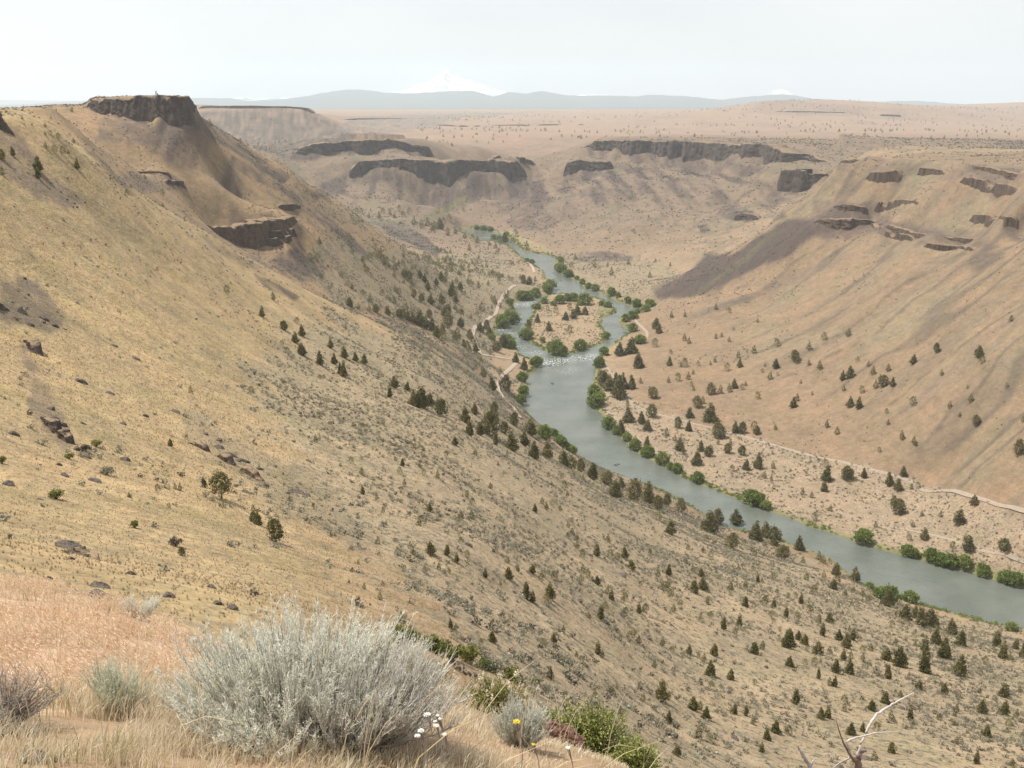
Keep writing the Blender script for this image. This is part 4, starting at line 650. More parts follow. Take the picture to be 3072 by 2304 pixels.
JUN += pts_of('r1', '15,710,70 85,685,70 245,780,100 245,830,80 500,770,75 410,680,60 355,665,55 300,640,50 445,675,35 380,580,45 480,605,40 295,555,30 330,550,30 15,810,60 295,500,30 145,450,30 208,490,20 330,445,20 155,375,20 237,372,18 465,400,35 365,395,20 825,950,50 1055,1020,35 1470,1580,60 1772,1620,60 1020,1435,30 940,840,35 850,900,30')
JUN += pts_of('r2', '50,1240,60 190,1370,60 245,1350,60 340,1370,35 490,1380,45 180,1090,40 245,1090,50 270,1060,40 315,1070,45 345,1090,40 375,1040,40 400,1080,40 440,1060,45 470,1130,60 520,1150,60 560,1140,60 600,1160,55 640,1160,80 660,1140,60 700,1110,50 690,1200,60 740,1190,50 800,1220,50 830,1300,50 850,1240,50 880,1250,50 960,1270,40 1130,1210,50 1110,1270,50 1200,1290,60 1060,1250,70 1030,1260,50 590,1170,60 130,1060,40 100,1060,40 790,1045,25 1300,1030,25 965,970,15 1895,1185,30 1695,1010,25 2140,1040,25 1750,1460,60 1640,1410,45 1515,1355,40 2035,1375,30 1490,1420,50 2130,1400,30 1725,1400,30 1860,1390,40 2000,1475,45')
WIL = pts_of('i', '860,960,80 1030,960,110 960,980,60 1110,930,90 1180,930,100 1310,970,150 1260,980,60 665,1360,130 840,1390,70 1000,1540,180 1060,1550,130 940,1480,120 1260,1495,130 1540,1340,80 780,1020,70 1490,980,60 1560,1000,70 740,1010,50 600,910,110 660,915,110 760,880,110 475,970,85 900,850,110 920,790,110 860,800,60 490,1170,160 390,1220,160 280,1360,80 440,1420,140 490,1450,110 770,1640,100 740,530,60 670,500,50 110,150,55 190,155,60 265,155,55 300,260,60 360,270,60 440,215,60 1010,600,100 1050,610,110 1040,500,70 1090,660,70 1140,670,90 1200,700,50 1280,750,70 1350,790,70 1420,815,80 1610,870,100 1590,850,80 1680,890,60 1780,950,80 1880,990,100 1980,1050,90 2030,1000,100 1760,1160,100 1840,1130,100 1890,1070,60 1840,1270,110 1920,1400,110 1520,1530,110 1480,1640,80')
WIL += pts_of('r5', '1670,650,80 1640,830,80 1650,900,90 1680,860,60 1715,1050,80 1770,1085,60 1905,1195,80 1985,1225,75 2080,1285,85 2130,1310,50 2180,1340,70 1830,1130,60 1310,1110,100 1370,1110,70 1420,1160,80 1450,1180,60 1495,1210,60 1170,740,70 1180,830,70 1160,880,60 1265,640,70') + pts_of('r6', '100,1190,75 440,1310,100 490,1340,100 545,1365,60')
WIL += pts_of('f3', '1180,215,100 1465,300,85 1510,310,70 1620,330,90 1680,360,90 1740,370,90 1840,405,90 1955,435,90 2110,480,90 2170,495,90 1210,500,55 1280,560,90 1345,580,120 1470,585,90 2130,770,70')

ORD = 'first second third fourth fifth sixth seventh eighth ninth tenth eleventh twelfth thirteenth fourteenth fifteenth sixteenth seventeenth eighteenth nineteenth twentieth'.split()
def name_each(items, zones, noun, sizes, most=13):
    """give each item its own label: (what it is) + (where) + (count from the left); items: dict px, py, hpx"""
    left = list(items); res = []
    for phrase, test in zones:
        zi = [t for t in left if test(t)]; left = [t for t in left if not test(t)]
        rows = [zi] if len(zi) <= most else None
        if rows is None:
            zi.sort(key=lambda t: t['py']); k = -(-len(zi) // most); n = -(-len(zi) // k); rows = [zi[a:a + n] for a in range(0, len(zi), n)]
        tiers = {1: [''], 2: ['upper tier', 'lower tier'], 3: ['upper tier', 'middle tier', 'lower tier'], 4: ['top tier', 'second tier', 'third tier', 'bottom tier']}.get(len(rows)) or [w + ' tier' for w in ['top'] + ORD[1:len(rows) - 1] + ['bottom']]
        for tier, row in zip(tiers, rows):
            row.sort(key=lambda t: t['px'])
            for j, t in enumerate(row):
                sz = sizes(t)
                t['label'] = f"{sz} {noun} {phrase}, {tier + ', ' if tier else ''}" + ('alone there' if len(row) == 1 else f"{ORD[j]} from left")
    return items
def px_to_m(g, hp): return hp * (g[1] * CP + (CAMZ - g[2]) * SP) / F
rng0 = np.random.default_rng(5)
trees = []
for k, (x, y, h) in enumerate(JUN):
    g = ground(x, y); g[2] = max(g[2], 0.4)
    if g[1] > 6000: continue
    dep = math.atan2(CAMZ - g[2], g[1]); hm_ = 0.95 * px_to_m(g, h) / math.cos(dep)
    trees.append(dict(px=x, py=y, hpx=h, g=g, h=hm_, k=k))
trees.sort(key=lambda t: -t['hpx']); big, rest = trees[:300], trees[300:]
J_ZONES = [('on the river island', lambda t: 1570 < t['px'] < 1830 and 880 < t['py'] < 1060),
 ('on the golden crest below the mesa', lambda t: t['px'] < 300 and t['py'] < 620), ('on the golden near slope', lambda t: t['px'] < 720 and t['g'][1] < 420),
 ('along the golden slope gully', lambda t: t['px'] < 1100 and t['g'][1] < 520), ('in the thicket below the slope', lambda t: 1100 <= t['px'] < 1420 and 1050 < t['py'] < 1260),
 ('on the bench above the bend', lambda t: t['px'] < 1620 and t['py'] < 800), ('in the draw below the spur', lambda t: t['px'] < 1440 and t['py'] < 1060 and t['px'] > 1000),
 ('beside the gravel road', lambda t: 1400 <= t['px'] < 1640 and t['py'] < 1200 and t['g'][1] > 800), ('on the near bank above the wide pool', lambda t: t['px'] < 1800 and t['py'] < 1500 and t['g'][1] > 380),
 ('on the near bank, long reach', lambda t: t['g'][1] > 420 and t['px'] >= 1780 and t['g'][2] < 110 and t['g'][1] < 800 and t['py'] > 1420 and t['px'] < 2640 and t['py'] - 1460 > 0.36 * (t['px'] - 1900)),
 ('on the flat below the road', lambda t: t['px'] > 1780 and t['g'][2] < 30 and t['py'] > 1080 and t['py'] - 1250 > 0.23 * (t['px'] - 2040) and t['py'] - 1440 < 0.34 * (t['px'] - 2040)), ('on the right bank by the island', lambda t: 1780 < t['px'] < 2010 and t['py'] < 1240),
 ('on the hillside above the road', lambda t: t['px'] >= 1700 and t['py'] - 1290 < 0.23 * (t['px'] - 2040)), ('in the grove at right', lambda t: t['px'] > 2640 and t['py'] < 2070),
 ('on the sage slope at right', lambda t: t['px'] > 2560), ('on the middle sage slope', lambda t: t['px'] > 2040), ('on the left sage slope', lambda t: True)]
name_each(big, J_ZONES, 'juniper', lambda t: 'small olive' if t['hpx'] < 27 else ('young olive' if t['hpx'] < 36 else ('tall dark' if t['hpx'] > 55 else 'olive green')))
def plant_tree(t, name, kind, v, cat, group, squash=1.0):
    cm, tm = PROTO[kind][v]
    o = empty(name, t['g'] - np.array([0, 0, 0.02 * t['h']]), rng0.uniform(0, 6.28), (t['h'] * squash, t['h'] * squash, t['h'])); tag(o, t['label'], cat, group)
    c = link('crown', cm, o); tr = link('trunk', tm, o)
    if t.get('lift'): c.location = (0, 0, t['lift']); c.scale = (1, 1, 1 - t['lift'])
    return o
for t in big:
    u = rng0.random(); near = t['g'][1] < 420
    kind = ('slim' if u < 0.25 else 'cone') if (near and t['px'] > 1000) else ('oval' if u < 0.3 else 'cone')
    if (t['px'], t['py']) == JUN[10][:2]: kind = 'oval'; t['lift'] = 0.25; t['label'] = 'lone juniper with a bare lower trunk on the golden near slope'
    if (t['px'], t['py']) == JUN[11][:2]: kind = 'oval'; t['lift'] = 0.06; t['label'] = 'bushy dark lone juniper lowest on the golden near slope'
    plant_tree(t, 'juniper_tree', kind, int(rng0.integers(len(PROTO[kind]))), 'tree', 'junipers on the canyon slopes', rng0.uniform(0.75, 1.15) * (1.1 if kind == 'cone' and t['g'][1] > 500 else 1.0))
wil = []
for x, y, h in WIL:
    g = ground(x, y)
    if g[2] < 0.5:                                  # keep roots on the bank: step back until the land rises out of the water
        for dx, dy in ((0, 3), (0, -3), (3, 0), (-3, 0), (0, 6), (0, -6), (6, 0), (-6, 0), (6, 6), (-6, -6), (0, 10), (0, -10), (10, 0), (-10, 0)):
            z = float(land_z(g[0] + dx, g[1] + dy))
            if z > 0.3: g = np.array([g[0] + dx, g[1] + dy, z]); break
    g[2] = max(g[2], 0.2); wil.append(dict(px=x, py=y, hpx=h, g=g, h=px_to_m(g, h) * 0.86))
W_ZONES = [('on the river island', lambda t: 1560 < t['px'] < 1835 and 880 < t['py'] < 1075 and t['px'] - 1560 < 400), ('by the far bend of the river', lambda t: t['py'] < 740), ('on the left bank beside the island', lambda t: t['px'] < 1665 and t['py'] < 1110),
 ('on the left bank of the wide pool', lambda t: t['px'] < 1640 and t['py'] < 1260), ('on the near bank below the pool', lambda t: t['px'] < 1740 and 1260 <= t['py'] < 1420), ('upstream of the island', lambda t: t['py'] < 880),
 ('on the right bank beside the island', lambda t: t['py'] < 1100), ('on the right bank of the wide pool', lambda t: t['py'] < 1320 and t['px'] < 1870), ('at the near bank, bottom right', lambda t: t['py'] - 1740 > 0.33 * (t['px'] - 2620)), ('on the right bank, long reach', lambda t: True)]
name_each(wil, W_ZONES, 'leafy willow', lambda t: 'big green' if t['hpx'] > 38 else ('small green' if t['hpx'] < 20 else 'round green'), 15)
for t in wil: plant_tree(t, 'willow_tree', 'round', int(rng0.integers(5)), 'tree', 'willows along the river', rng0.uniform(0.95, 1.35))

# ---------------------------------------------------------------- scattered growth (uncountable)
def bush_mesh(name, seed, n, mat, rx=0.6, rz=0.75, size=0.14):
    rng = np.random.default_rng(seed); P = unit(rng.normal(size=(n, 3))) * (rng.random((n, 1)) ** 0.4) * np.array([rx, rx, rz]); P[:, 2] = np.abs(P[:, 2])
    P[:, :2] *= 1 + 0.3 * np.sin(np.arctan2(P[:, 1], P[:, 0]) * 3 + seed)[:, None]
    V, Q = leaf_faces(P, size, rng, 0.5); return mesh_data(name, V, Q, None, mat)
def tuft_mesh(name, seed, n, mat, h=1.0, w=0.03):
    rng = np.random.default_rng(seed); an = rng.uniform(0, 6.28, n); ln = h * rng.uniform(0.5, 1.1, n); lean = rng.uniform(0.1, 0.7, n); k = np.array([0, 0.5, 1.0])
    d = np.stack([np.cos(an), np.sin(an)], 1); P = np.zeros((n, 3, 3)); P[..., :2] = d[:, None, :] * (lean * ln)[:, None, None] * (k ** 1.6)[None, :, None] + rng.normal(size=(n, 1, 2)) * 0.08; P[..., 2] = ln[:, None] * k * (1 - 0.25 * lean[:, None] * k)
    V, Q = ribbons(P, w * np.array([1, 0.8, 0.1])[None] * np.ones((n, 1)), np.stack([-d[:, 1], d[:, 0], 0 * an], 1)); return mesh_data(name, V, Q, None, mat)
def stone_mesh(name, seed, mat, sub=2, flat=0.6):
    import bmesh
    bm = bmesh.new(); bmesh.ops.create_icosphere(bm, subdivisions=sub, radius=0.5); rng = np.random.default_rng(seed)
    V = np.array([v.co[:] for v in bm.verts]); N = unit(rng.normal(size=(9, 3)))
    for nrm in N:                                    # knock flat faces off
        d = V @ nrm; lim = rng.uniform(0.30, 0.43); V = V - np.clip(d - lim, 0, None)[:, None] * nrm
    V = V * (1 + 0.10 * (fbm(V[:, 0] * 4 + seed, V[:, 1] * 4 + V[:, 2] * 3, 3, seed) )[:, None]); V[:, 2] *= flat
    for v, c in zip(bm.verts, V): v.co = c
    me = bpy.data.meshes.new(name); bm.to_mesh(me); bm.free(); me.materials.append(mat); return me
def scatter(name, label, P, S, protos, seed=0, tilt=0.0):
    """one object of many instances standing at points P"""
    rng = np.random.default_rng(seed); n = len(P)
    me = bpy.data.meshes.new(name); me.vertices.add(n); me.vertices.foreach_set('co', np.asarray(P, np.float32).ravel())
    a = me.attributes.new('scl', 'FLOAT', 'POINT'); a.data.foreach_set('value', np.asarray(S, np.float32))
    a = me.attributes.new('rot', 'FLOAT', 'POINT'); a.data.foreach_set('value', rng.uniform(0, 6.28, n).astype(np.float32))
    a = me.attributes.new('idx', 'INT', 'POINT'); a.data.foreach_set('value', rng.integers(0, len(protos), n).astype(np.int32))
    o = link(name, me); pc = bpy.data.collections.new(name + '_kinds')
    for i, pm in enumerate(protos): pc.objects.link(bpy.data.objects.new(f'{name}_kind_{i:02d}', pm))
    ng = bpy.data.node_groups.new(name, 'GeometryNodeTree'); ng.interface.new_socket('Geometry', in_out='INPUT', socket_type='NodeSocketGeometry'); ng.interface.new_socket('Geometry', in_out='OUTPUT', socket_type='NodeSocketGeometry')
    gi, go = ng.nodes.new('NodeGroupInput'), ng.nodes.new('NodeGroupOutput'); ip = ng.nodes.new('GeometryNodeInstanceOnPoints'); ci = ng.nodes.new('GeometryNodeCollectionInfo')
    ci.inputs['Collection'].default_value = pc; ci.inputs['Separate Children'].default_value = True; ci.inputs['Reset Children'].default_value = True
    def na(nm, ty): x = ng.nodes.new('GeometryNodeInputNamedAttribute'); x.data_type = ty; x.inputs['Name'].default_value = nm; return x.outputs['Attribute']
    cx = ng.nodes.new('ShaderNodeCombineXYZ'); ng.links.new(na('rot', 'FLOAT'), cx.inputs['Z']); ip.inputs['Pick Instance'].default_value = True
    ng.links.new(gi.outputs[0], ip.inputs['Points']); ng.links.new(ci.outputs[0], ip.inputs['Instance']); ng.links.new(na('idx', 'INT'), ip.inputs['Instance Index'])
    ng.links.new(cx.outputs[0], ip.inputs['Rotation']); ng.links.new(na('scl', 'FLOAT'), ip.inputs['Scale']); ng.links.new(ip.outputs[0], go.inputs[0])
    md = o.modifiers.new('scatter', 'NODES'); md.node_group = ng
    return tag(o, label, None, None, 'stuff')
_dX = np.gradient(XX, axis=1); _dY = np.gradient(YY, axis=0); AREA = np.abs(_dX * _dY); VIS = (SS <= SMIN + 0.004) & (PX > -150) & (PX < 3220) & (PY < 2420)
def sow(dens, n_max, seed):
    """random standing points, dens = plants per square metre for every land vertex"""
    rng = np.random.default_rng(seed); e = np.where(VIS, dens * AREA, 0).ravel(); tot = e.sum(); n = int(min(n_max, tot)); c = np.cumsum(e) / tot
    i = np.searchsorted(c, rng.random(n)); y = YY.ravel()[i] + (rng.random(n) - .5) * _dY.ravel()[i]; x = XX.ravel()[i] + (rng.random(n) - .5) * _dX.ravel()[i]; y = np.maximum(y, 1.2)
    return np.stack([x, y, land_z(x, y)], 1), rng
dry = (SDR > 2.5) | (SDR > 900)
patch = np.clip(0.5 + 1.5 * fbm(XX / 22, YY / 22, 3, 81), 0.05, 1.6); fine = np.clip(0.4 + 2.2 * fbm(XX / 60, YY / 60, 3, 83), 0, 1.5)
gold = (1 - NEAR_SAGE) * (YY < 620) * (YY > 30)
near_d = ((NEAR_SAGE * 0.34 + BAND * 0.12) * patch + gold * 0.055 * patch * (0.3 + fine) * smooth(35, 80, YY))
P, rg = sow((near_d + 0.10 * FLATS * patch + 0.055 * TOE * patch + 0.06 * ISL * patch + 0.05 * FARFLAT * patch) * dry * (YY < 2200), 80000, 11)
scatter('sagebrush', 'grey green sagebrush and low scrub dotted over the slopes', P, rg.uniform(0.45, 1.4, len(P)) ** 1.4 * np.clip(P[:, 1] / 500, 0.8, 1.6), [bush_mesh('sage_%d' % i, 20 + i, 46, M['sage_far'], 0.62, 0.6, 0.2) for i in range(4)] + [bush_mesh('scrub_0', 30, 40, M['shade_shrub'], 0.5, 0.5, 0.2)], 1)
hill = smooth(560, 700, YY) * (1 - smooth(1500, 1650, YY)) * smooth(1950, 2050, PX) * (1 - FLATS)
spur = (PX < 1350) * smooth(640, 760, YY) * (1 - smooth(1600, 1800, YY))
P, rg = sow((hill * 0.014 * (0.25 + fine) * patch + spur * (0.034 + 0.05 * talus) * patch + (0.007 + 0.014 * talus) * smooth(1700, 1900, YY) * (1 - smooth(2750, 3000, YY)) * patch) * dry, 38000, 12)
scatter('hill_scrub', 'small dark shrubs dotted over the far slopes', P, rg.uniform(0.7, 1.8, len(P)) * np.clip(P[:, 1] / 1100, 0.8, 2.0), [bush_mesh('hill_%d' % i, 40 + i, 34, M['shade_shrub'], 0.6, 0.6, 0.24) for i in range(3)], 2)
P, rg = sow(talus * 0.009 * np.clip(3 * fbm(XX / 45, YY / 45, 3, 85) + 0.2, 0, 2) * (YY > 700) * dry + (SDR < 14) * (SDR > 0.5) * 0.045 * np.clip(2.5 * fbm(XX / 18, YY / 18, 2, 86) + 0.55, 0, 2) + in_poly(strip([(1270,655),(1330,632),(1400,596)], 6), 4, 90) * 0.05 + in_poly([(800,790),(880,760),(940,800),(960,830),(900,840)], 6, 97) * 0.05, 9000, 13)
scatter('green_scrub', 'pale green shrubs on the talus and along the water', P, rg.uniform(0.9, 2.3, len(P)) * np.clip(P[:, 1] / 1300, 0.7, 1.6), [bush_mesh('greens_%d' % i, 50 + i, 40, M['talus_green'], 0.7, 0.7, 0.24) for i in range(3)], 3)
P, rg = sow((SDR > 0.2) * (SDR < 5.5) * np.clip(3.2 * fbm(XX / 26, YY / 26, 3, 87) + 0.75, 0.05, 2) * 0.16 + ISL * 0.02 * (SDR < 14) * np.clip(3 * fbm(XX / 20, YY / 20, 2, 93) + 0.4, 0, 2), 9000, 23)
scatter('bank_willows', 'ragged fringe of low green willow along the water edge', P, rg.uniform(0.9, 2.6, len(P)), [bush_mesh('fringe_%d' % i, 80 + i, 60, M['fringe'], 0.75, 0.8, 0.22) for i in range(4)], 8)
P, rg = sow((YY > 28) * (YY < 330) * (0.9 * gold + 0.35 * NEAR_SAGE) * np.clip(150 / YY, 0.25, 2.2) * 1.6 * dry, 70000, 14)
scatter('dry_grass', 'dry golden bunchgrass on the near slope', P, rg.uniform(0.14, 0.42, len(P)) * np.clip(P[:, 1] / 150, 0.6, 1.3), [tuft_mesh('tuft_%d' % i, 60 + i, 16, M['tuft'], 0.8, 0.035) for i in range(4)], 4)
P, rg = sow((0.012 * NEAR_SAGE + 0.02 * BAND + 0.010 * gold * (talus + 0.1) + 0.05 * talus * (YY < 700)) * (YY > 35) * (YY < 900) * np.clip(2.4 * fbm(XX / 30, YY / 30, 3, 88) + 0.35, 0, 2) * dry, 9000, 15)
scatter('loose_rocks', 'dark basalt stones strewn over the near slope', P, rg.uniform(0.4, 1.1, len(P)) ** 2 * 1.5 + 0.3, [stone_mesh('stone_%d' % i, 70 + i, M['boulder'], 1) for i in range(4)], 5)
# junipers too small to tell apart, and those of the plateau
fp = [t['g'] for t in rest]; fs = [t['h'] for t in rest]
plat = smooth(2300, 2900, YY) * (1 - smooth(7500, 9500, YY)) * ((ZZ > 165) | (YY > 3400)) * (PX > 1250) * np.clip(0.25 + 2.6 * fbm(XX / 260, YY / 260, 3, 89) + smooth(1800, 2900, PX) * 0.35, 0, 2)
P, rg = sow(plat * 1e-4, 800, 16)
P2, rg2 = sow(TOE * 2.0e-3 * np.clip(3 * fbm(XX / 40, YY / 40, 2, 92) + 0.15, 0, 2) * dry * 2.2 + spur * 1.2e-5, 260, 17)
P3, rg3 = sow(NEAR_SAGE * 3.2e-3 * smooth(1900, 2700, PX) * (YY < 420) * (YY > 90) + NEAR_SAGE * 0.9e-3 * (YY > 150), 330, 18)
P4, rg4 = sow(in_poly([(600,400),(900,420),(1000,440),(870,480),(760,450)], 10, 98) * 6e-4, 120, 19)
scatter('juniper_scatter', 'small dark junipers scattered over slopes and plateau', np.concatenate([np.array(fp), P, P2, P3, P4]), np.concatenate([np.array(fs), rg.uniform(6, 12, len(P)), rg2.uniform(5, 10, len(P2)), rg3.uniform(1.2, 2.6, len(P3)), rg4.uniform(5, 9, len(P4))]),
        [mesh_data('far_juniper_%d' % i, *crown('cone' if i < 3 else 'oval', 900 + i, 420), None, M['juniper']) for i in range(5)], 6)
# ---------------------------------------------------------------- boulders and outcrops on the near slope
ROCK = pts_of('f1', '470,225,130,40 455,295,35,26 665,545,115,42 650,475,85,34 845,395,45,26 1090,535,52,40 1370,480,35,30 1410,585,52,32 1507,612,45,38 1440,655,20,12 315,425,36,20')
ROCK += pts_of('r4', '85,860,46,34 55,1185,46,38 380,1062,32,22 418,1130,34,26 612,1165,55,28 810,1028,42,22 732,998,14,12 260,1288,26,12 520,520,60,26 715,600,36,20 1135,718,38,20 797,798,30,16 537,796,30,16 1600,1242,42,16 400,800,45,30 350,760,35,30 430,880,40,30 330,700,30,26 500,960,40,34 560,1010,34,26 940,745,32,20 880,375,36,18 740,290,28,14 1420,950,50,24 1500,1000,50,22 1580,1035,45,22 1680,1090,40,20 1440,1020,34,16 1930,1240,60,26 1990,1260,40,20')
ROCK += pts_of('f2', '817,205,38,26 1122,208,40,18 1117,515,20,14 1167,520,16,12 1812,402,40,22 1135,20,22,14') + pts_of('f3', '432,510,26,18 515,505,18,12 542,1000,22,22 655,1175,18,18 1277,1132,20,16 2135,1168,50,34')
ROCK += pts_of('r4', '130,60,50,30 280,110,40,26 350,160,40,22 190,150,40,24 230,300,30,24')
STONES = [stone_mesh('boulder_%d' % i, 500 + i, M['boulder'], 3, 0.62) for i in range(6)]
rocks = []
for k, (x, y, hw, hh) in enumerate(ROCK):
    g = ground(x, y + hh * 0.4); rocks.append(dict(px=x, py=y, hpx=hw, g=g, wx=px_to_m(g, hw * 2.2), wz=px_to_m(g, hh * 2.2), k=k))
name_each(rocks, [('in the dark outcrop at left', lambda t: t['k'] >= len(ROCK) - 5), ('above the foreground grass', lambda t: t['py'] > 1580 and t['px'] < 760), ('on the golden near slope', lambda t: t['px'] < 560), ('in the rocky sage band', lambda t: t['px'] < 1000), ('on the sage slope', lambda t: True)], 'boulder', lambda t: 'long grey basalt' if t['wx'] > 2.4 * t['wz'] else ('big grey basalt' if t['hpx'] > 20 else 'dark basalt'), 14)
for t in rocks:
    o = link('boulder', STONES[t['k'] % 6], None, t['g'] + np.array([0, 0, -0.04 * t['wz']])); o.scale = (0.85 * t['wx'], 0.45 * (t['wx'] + t['wz']), t['wz'] * 1.2); o.rotation_euler = (rng0.uniform(-.15, .15), R(26) if t['px'] < 1000 else R(12), rng0.uniform(-0.4, 0.4)); tag(o, t['label'], 'rock', 'boulders on the near slope')
# rock tower on the skyline at the left edge
g = ground(0, 380); rngp = np.random.default_rng(77); zz_ = np.linspace(-4, 13.5, 40); aa = np.linspace(0, 2 * math.pi, 40, endpoint=False); Zp, Ap = np.meshgrid(zz_, aa, indexing='ij')
rad = (7.5 * np.clip(1 - (Zp + 4) / 20.5, 0.12, 1) ** 0.75) * (1 + 0.35 * fbm(np.cos(Ap) * 2 + 5, np.sin(Ap) * 2 + Zp * 0.12, 3, 201)) + 0.9 * np.floor(vnoise(Ap * 3, Zp / 2.5, 203) * 3) / 3; rad[-1] = 0.05
Vp = np.stack([rad * np.cos(Ap) - 0.15 * Zp, rad * np.sin(Ap), Zp], -1); q_ = grid_quads(40, 40); qw = np.array([[i * 40 + 39, i * 40, i * 40 + 40, i * 40 + 79] for i in range(39)])
tag(link('rock_tower', mesh_data('rock_tower', Vp, np.concatenate([q_, qw]), None, M['basalt']), None, g + np.array([-5.5, 2.0, 1.0])), 'dark rock tower on the skyline at the left edge', 'rock')

# ---------------------------------------------------------------- bushes of the near slope
def near_bush(name, label, px, py, wpx, hpx, mat, seed, cat='bush', group=None, n=700):
    g = ground(px, py); w, h = px_to_m(g, wpx), px_to_m(g, hpx); rng = np.random.default_rng(seed); o = empty(name, g); pts, st = [], []
    for i in range(26):
        an = rng.uniform(0, 6.28); r = math.sqrt(rng.random()); c = np.array([r * math.cos(an) * w * .42, r * math.sin(an) * w * .36, h * (0.30 + 0.55 * rng.random() * (1 - 0.5 * r))])
        pts.append(c + rng.normal(size=(n // 26, 3)) * np.array([w, w, h]) * 0.085); st.append(np.stack([np.array([0, 0, -0.05 * h]), c * np.array([.4, .4, .5]), c]))
    P_ = np.concatenate(pts); P_[:, 2] = np.maximum(P_[:, 2], 0.02)
    V, Q = leaf_faces(P_, h * 0.10, rng, 0.5); link('foliage', mesh_data('foliage', V, Q, None, mat), o)
    S_ = np.stack(st); V, Q = tubes(S_, np.broadcast_to(np.array([0.02, 0.012, 0.004]) * h, S_.shape[:2]), 4); link('stems', mesh_data('stems', V, Q, None, M['bark']), o)
    return tag(o, label, cat, group)
def f2(x, y): return 1024 + x / 2.16, 1536 + y / 2.16
for k, (x, y, w, h, mt, lab) in enumerate([(375, 835, 110, 85, 'bush', 'green bush at the upper end of the row below the ledge'), (455, 850, 100, 85, 'bush', 'rounded green bush beside the uppermost of the ledge row'), (560, 880, 90, 70, 'bush', 'small yellow green bush in the ledge row'),
      (615, 915, 100, 90, 'bush', 'dense green bush in the middle of the ledge row'), (720, 950, 130, 90, 'bush', 'wide green bush right of the middle of the ledge row'), (830, 975, 100, 95, 'bush', 'dark green bush at the right end of the wide clump'),
      (925, 1010, 110, 55, 'talus_green', 'low pale green bush in the ledge row'), (995, 1040, 95, 75, 'sage_far', 'grey sagebrush between green bushes of the ledge row'), (1100, 1085, 90, 85, 'bush', 'bright yellow green bush near the low end of the ledge row'), (1255, 1115, 50, 42, 'bush', 'last small bush at the low end of the ledge row')]):
    near_bush('green_bush', lab, *f2(x, y + 6), 1.25 * w / 2.16, 1.45 * h / 2.16, M[mt], 600 + k, 'bush', 'bushes in the ledge row')
for k, (x, y, w, h, mt, lab) in enumerate([(368, 1290, 90, 75, 'bush', 'yellow green shrub above two flat boulders at left'), (625, 950, 70, 55, 'bush', 'round green shrub below the dark outcrop'), (450, 1030, 60, 45, 'bush', 'low green shrub beside the dark outcrop'), (870, 1475, 60, 55, 'bush', 'small green shrub on bare golden grass'),
      (1140, 1595, 85, 75, 'shade_shrub', 'grey half dead shrub below the lone junipers'), (15, 1060, 60, 60, 'bush', 'green shrub cut by the left edge'), (555, 985, 70, 60, 'shade_shrub', 'dark shrub at the foot of the outcrop'), (690, 1130, 110, 60, 'sage_far', 'pale sagebrush right of the long boulder')]):
    near_bush('slope_shrub', lab, x / 2.16, 900 + y / 2.16, w / 2.16, h / 2.16, M[mt], 640 + k, 'shrub', 'shrubs on the golden slope')

# ---------------------------------------------------------------- rafts on the river
def tube_loop(P, r, m=8):
    P = np.asarray(P); V, Q = tubes(np.concatenate([P, P[:1]])[None], np.full((1, len(P) + 1), r), m); return V, Q
th = np.linspace(0, 2 * math.pi, 28, endpoint=False); sx = np.sign(np.cos(th)) * np.abs(np.cos(th)) ** 0.6 * 2.1; sy = np.sign(np.sin(th)) * np.abs(np.sin(th)) ** 0.75 * 0.85
ring = np.stack([sx, sy, 0.30 + 0.16 * (np.abs(sx) / 2.1) ** 4], 1)
V_t, Q_t = tube_loop(ring, 0.27); R_TUBE = mesh_data('raft_tube', V_t, Q_t, None, M['tube'], True)
cross = np.stack([np.stack([np.full(5, x), np.linspace(-.75, .75, 5), np.full(5, .42)], 1) for x in (-0.8, 0.9)]); V_, Q_ = tubes(cross, np.full((2, 5), .17), 8); R_THW = mesh_data('thwart', V_, Q_, None, M['tube'], True)
fl = np.array([(x, y, z) for z in (.12, .2) for y in (-.7, .7) for x in (-1.8, 1.8)], float); R_FLOOR = mesh_data('raft_floor', fl, hq0 := np.array([(0, 2, 3, 1), (4, 5, 7, 6), (0, 1, 5, 4), (2, 6, 7, 3), (0, 4, 6, 2), (1, 3, 7, 5)]), None, M['tube'])
bars = np.array([[(-.5, -.95, .62), (-.5, .95, .62)], [(.45, -.95, .62), (.45, .95, .62)], [(-.5, -.95, .62), (.45, -.95, .62)], [(-.5, .95, .62), (.45, .95, .62)]]); V_, Q_ = tubes(bars, np.full((4, 2), .035), 6); R_FRAME = mesh_data('rowing_frame', V_, Q_, None, M['frame'])
def oar(s):
    P_ = np.array([[(0.05, s * 0.35, .95), (0.0, s * 0.95, .70), (-.25, s * 2.3, .12), (-.3, s * 2.5, .04)]]); a = tubes(P_, np.array([[.025, .03, .025, .02]]), 6)
    b_ = ribbons(np.array([[(-.25, s * 2.3, .12), (-.30, s * 2.55, .02), (-.36, s * 2.85, -.08)]]), np.array([[.03, .10, .08]]), np.array([[1.0, 0, 0.1]])); return merge([a, b_])
R_OAR = [mesh_data('oar', *oar(s), None, M['frame']) for s in (-1, 1)]
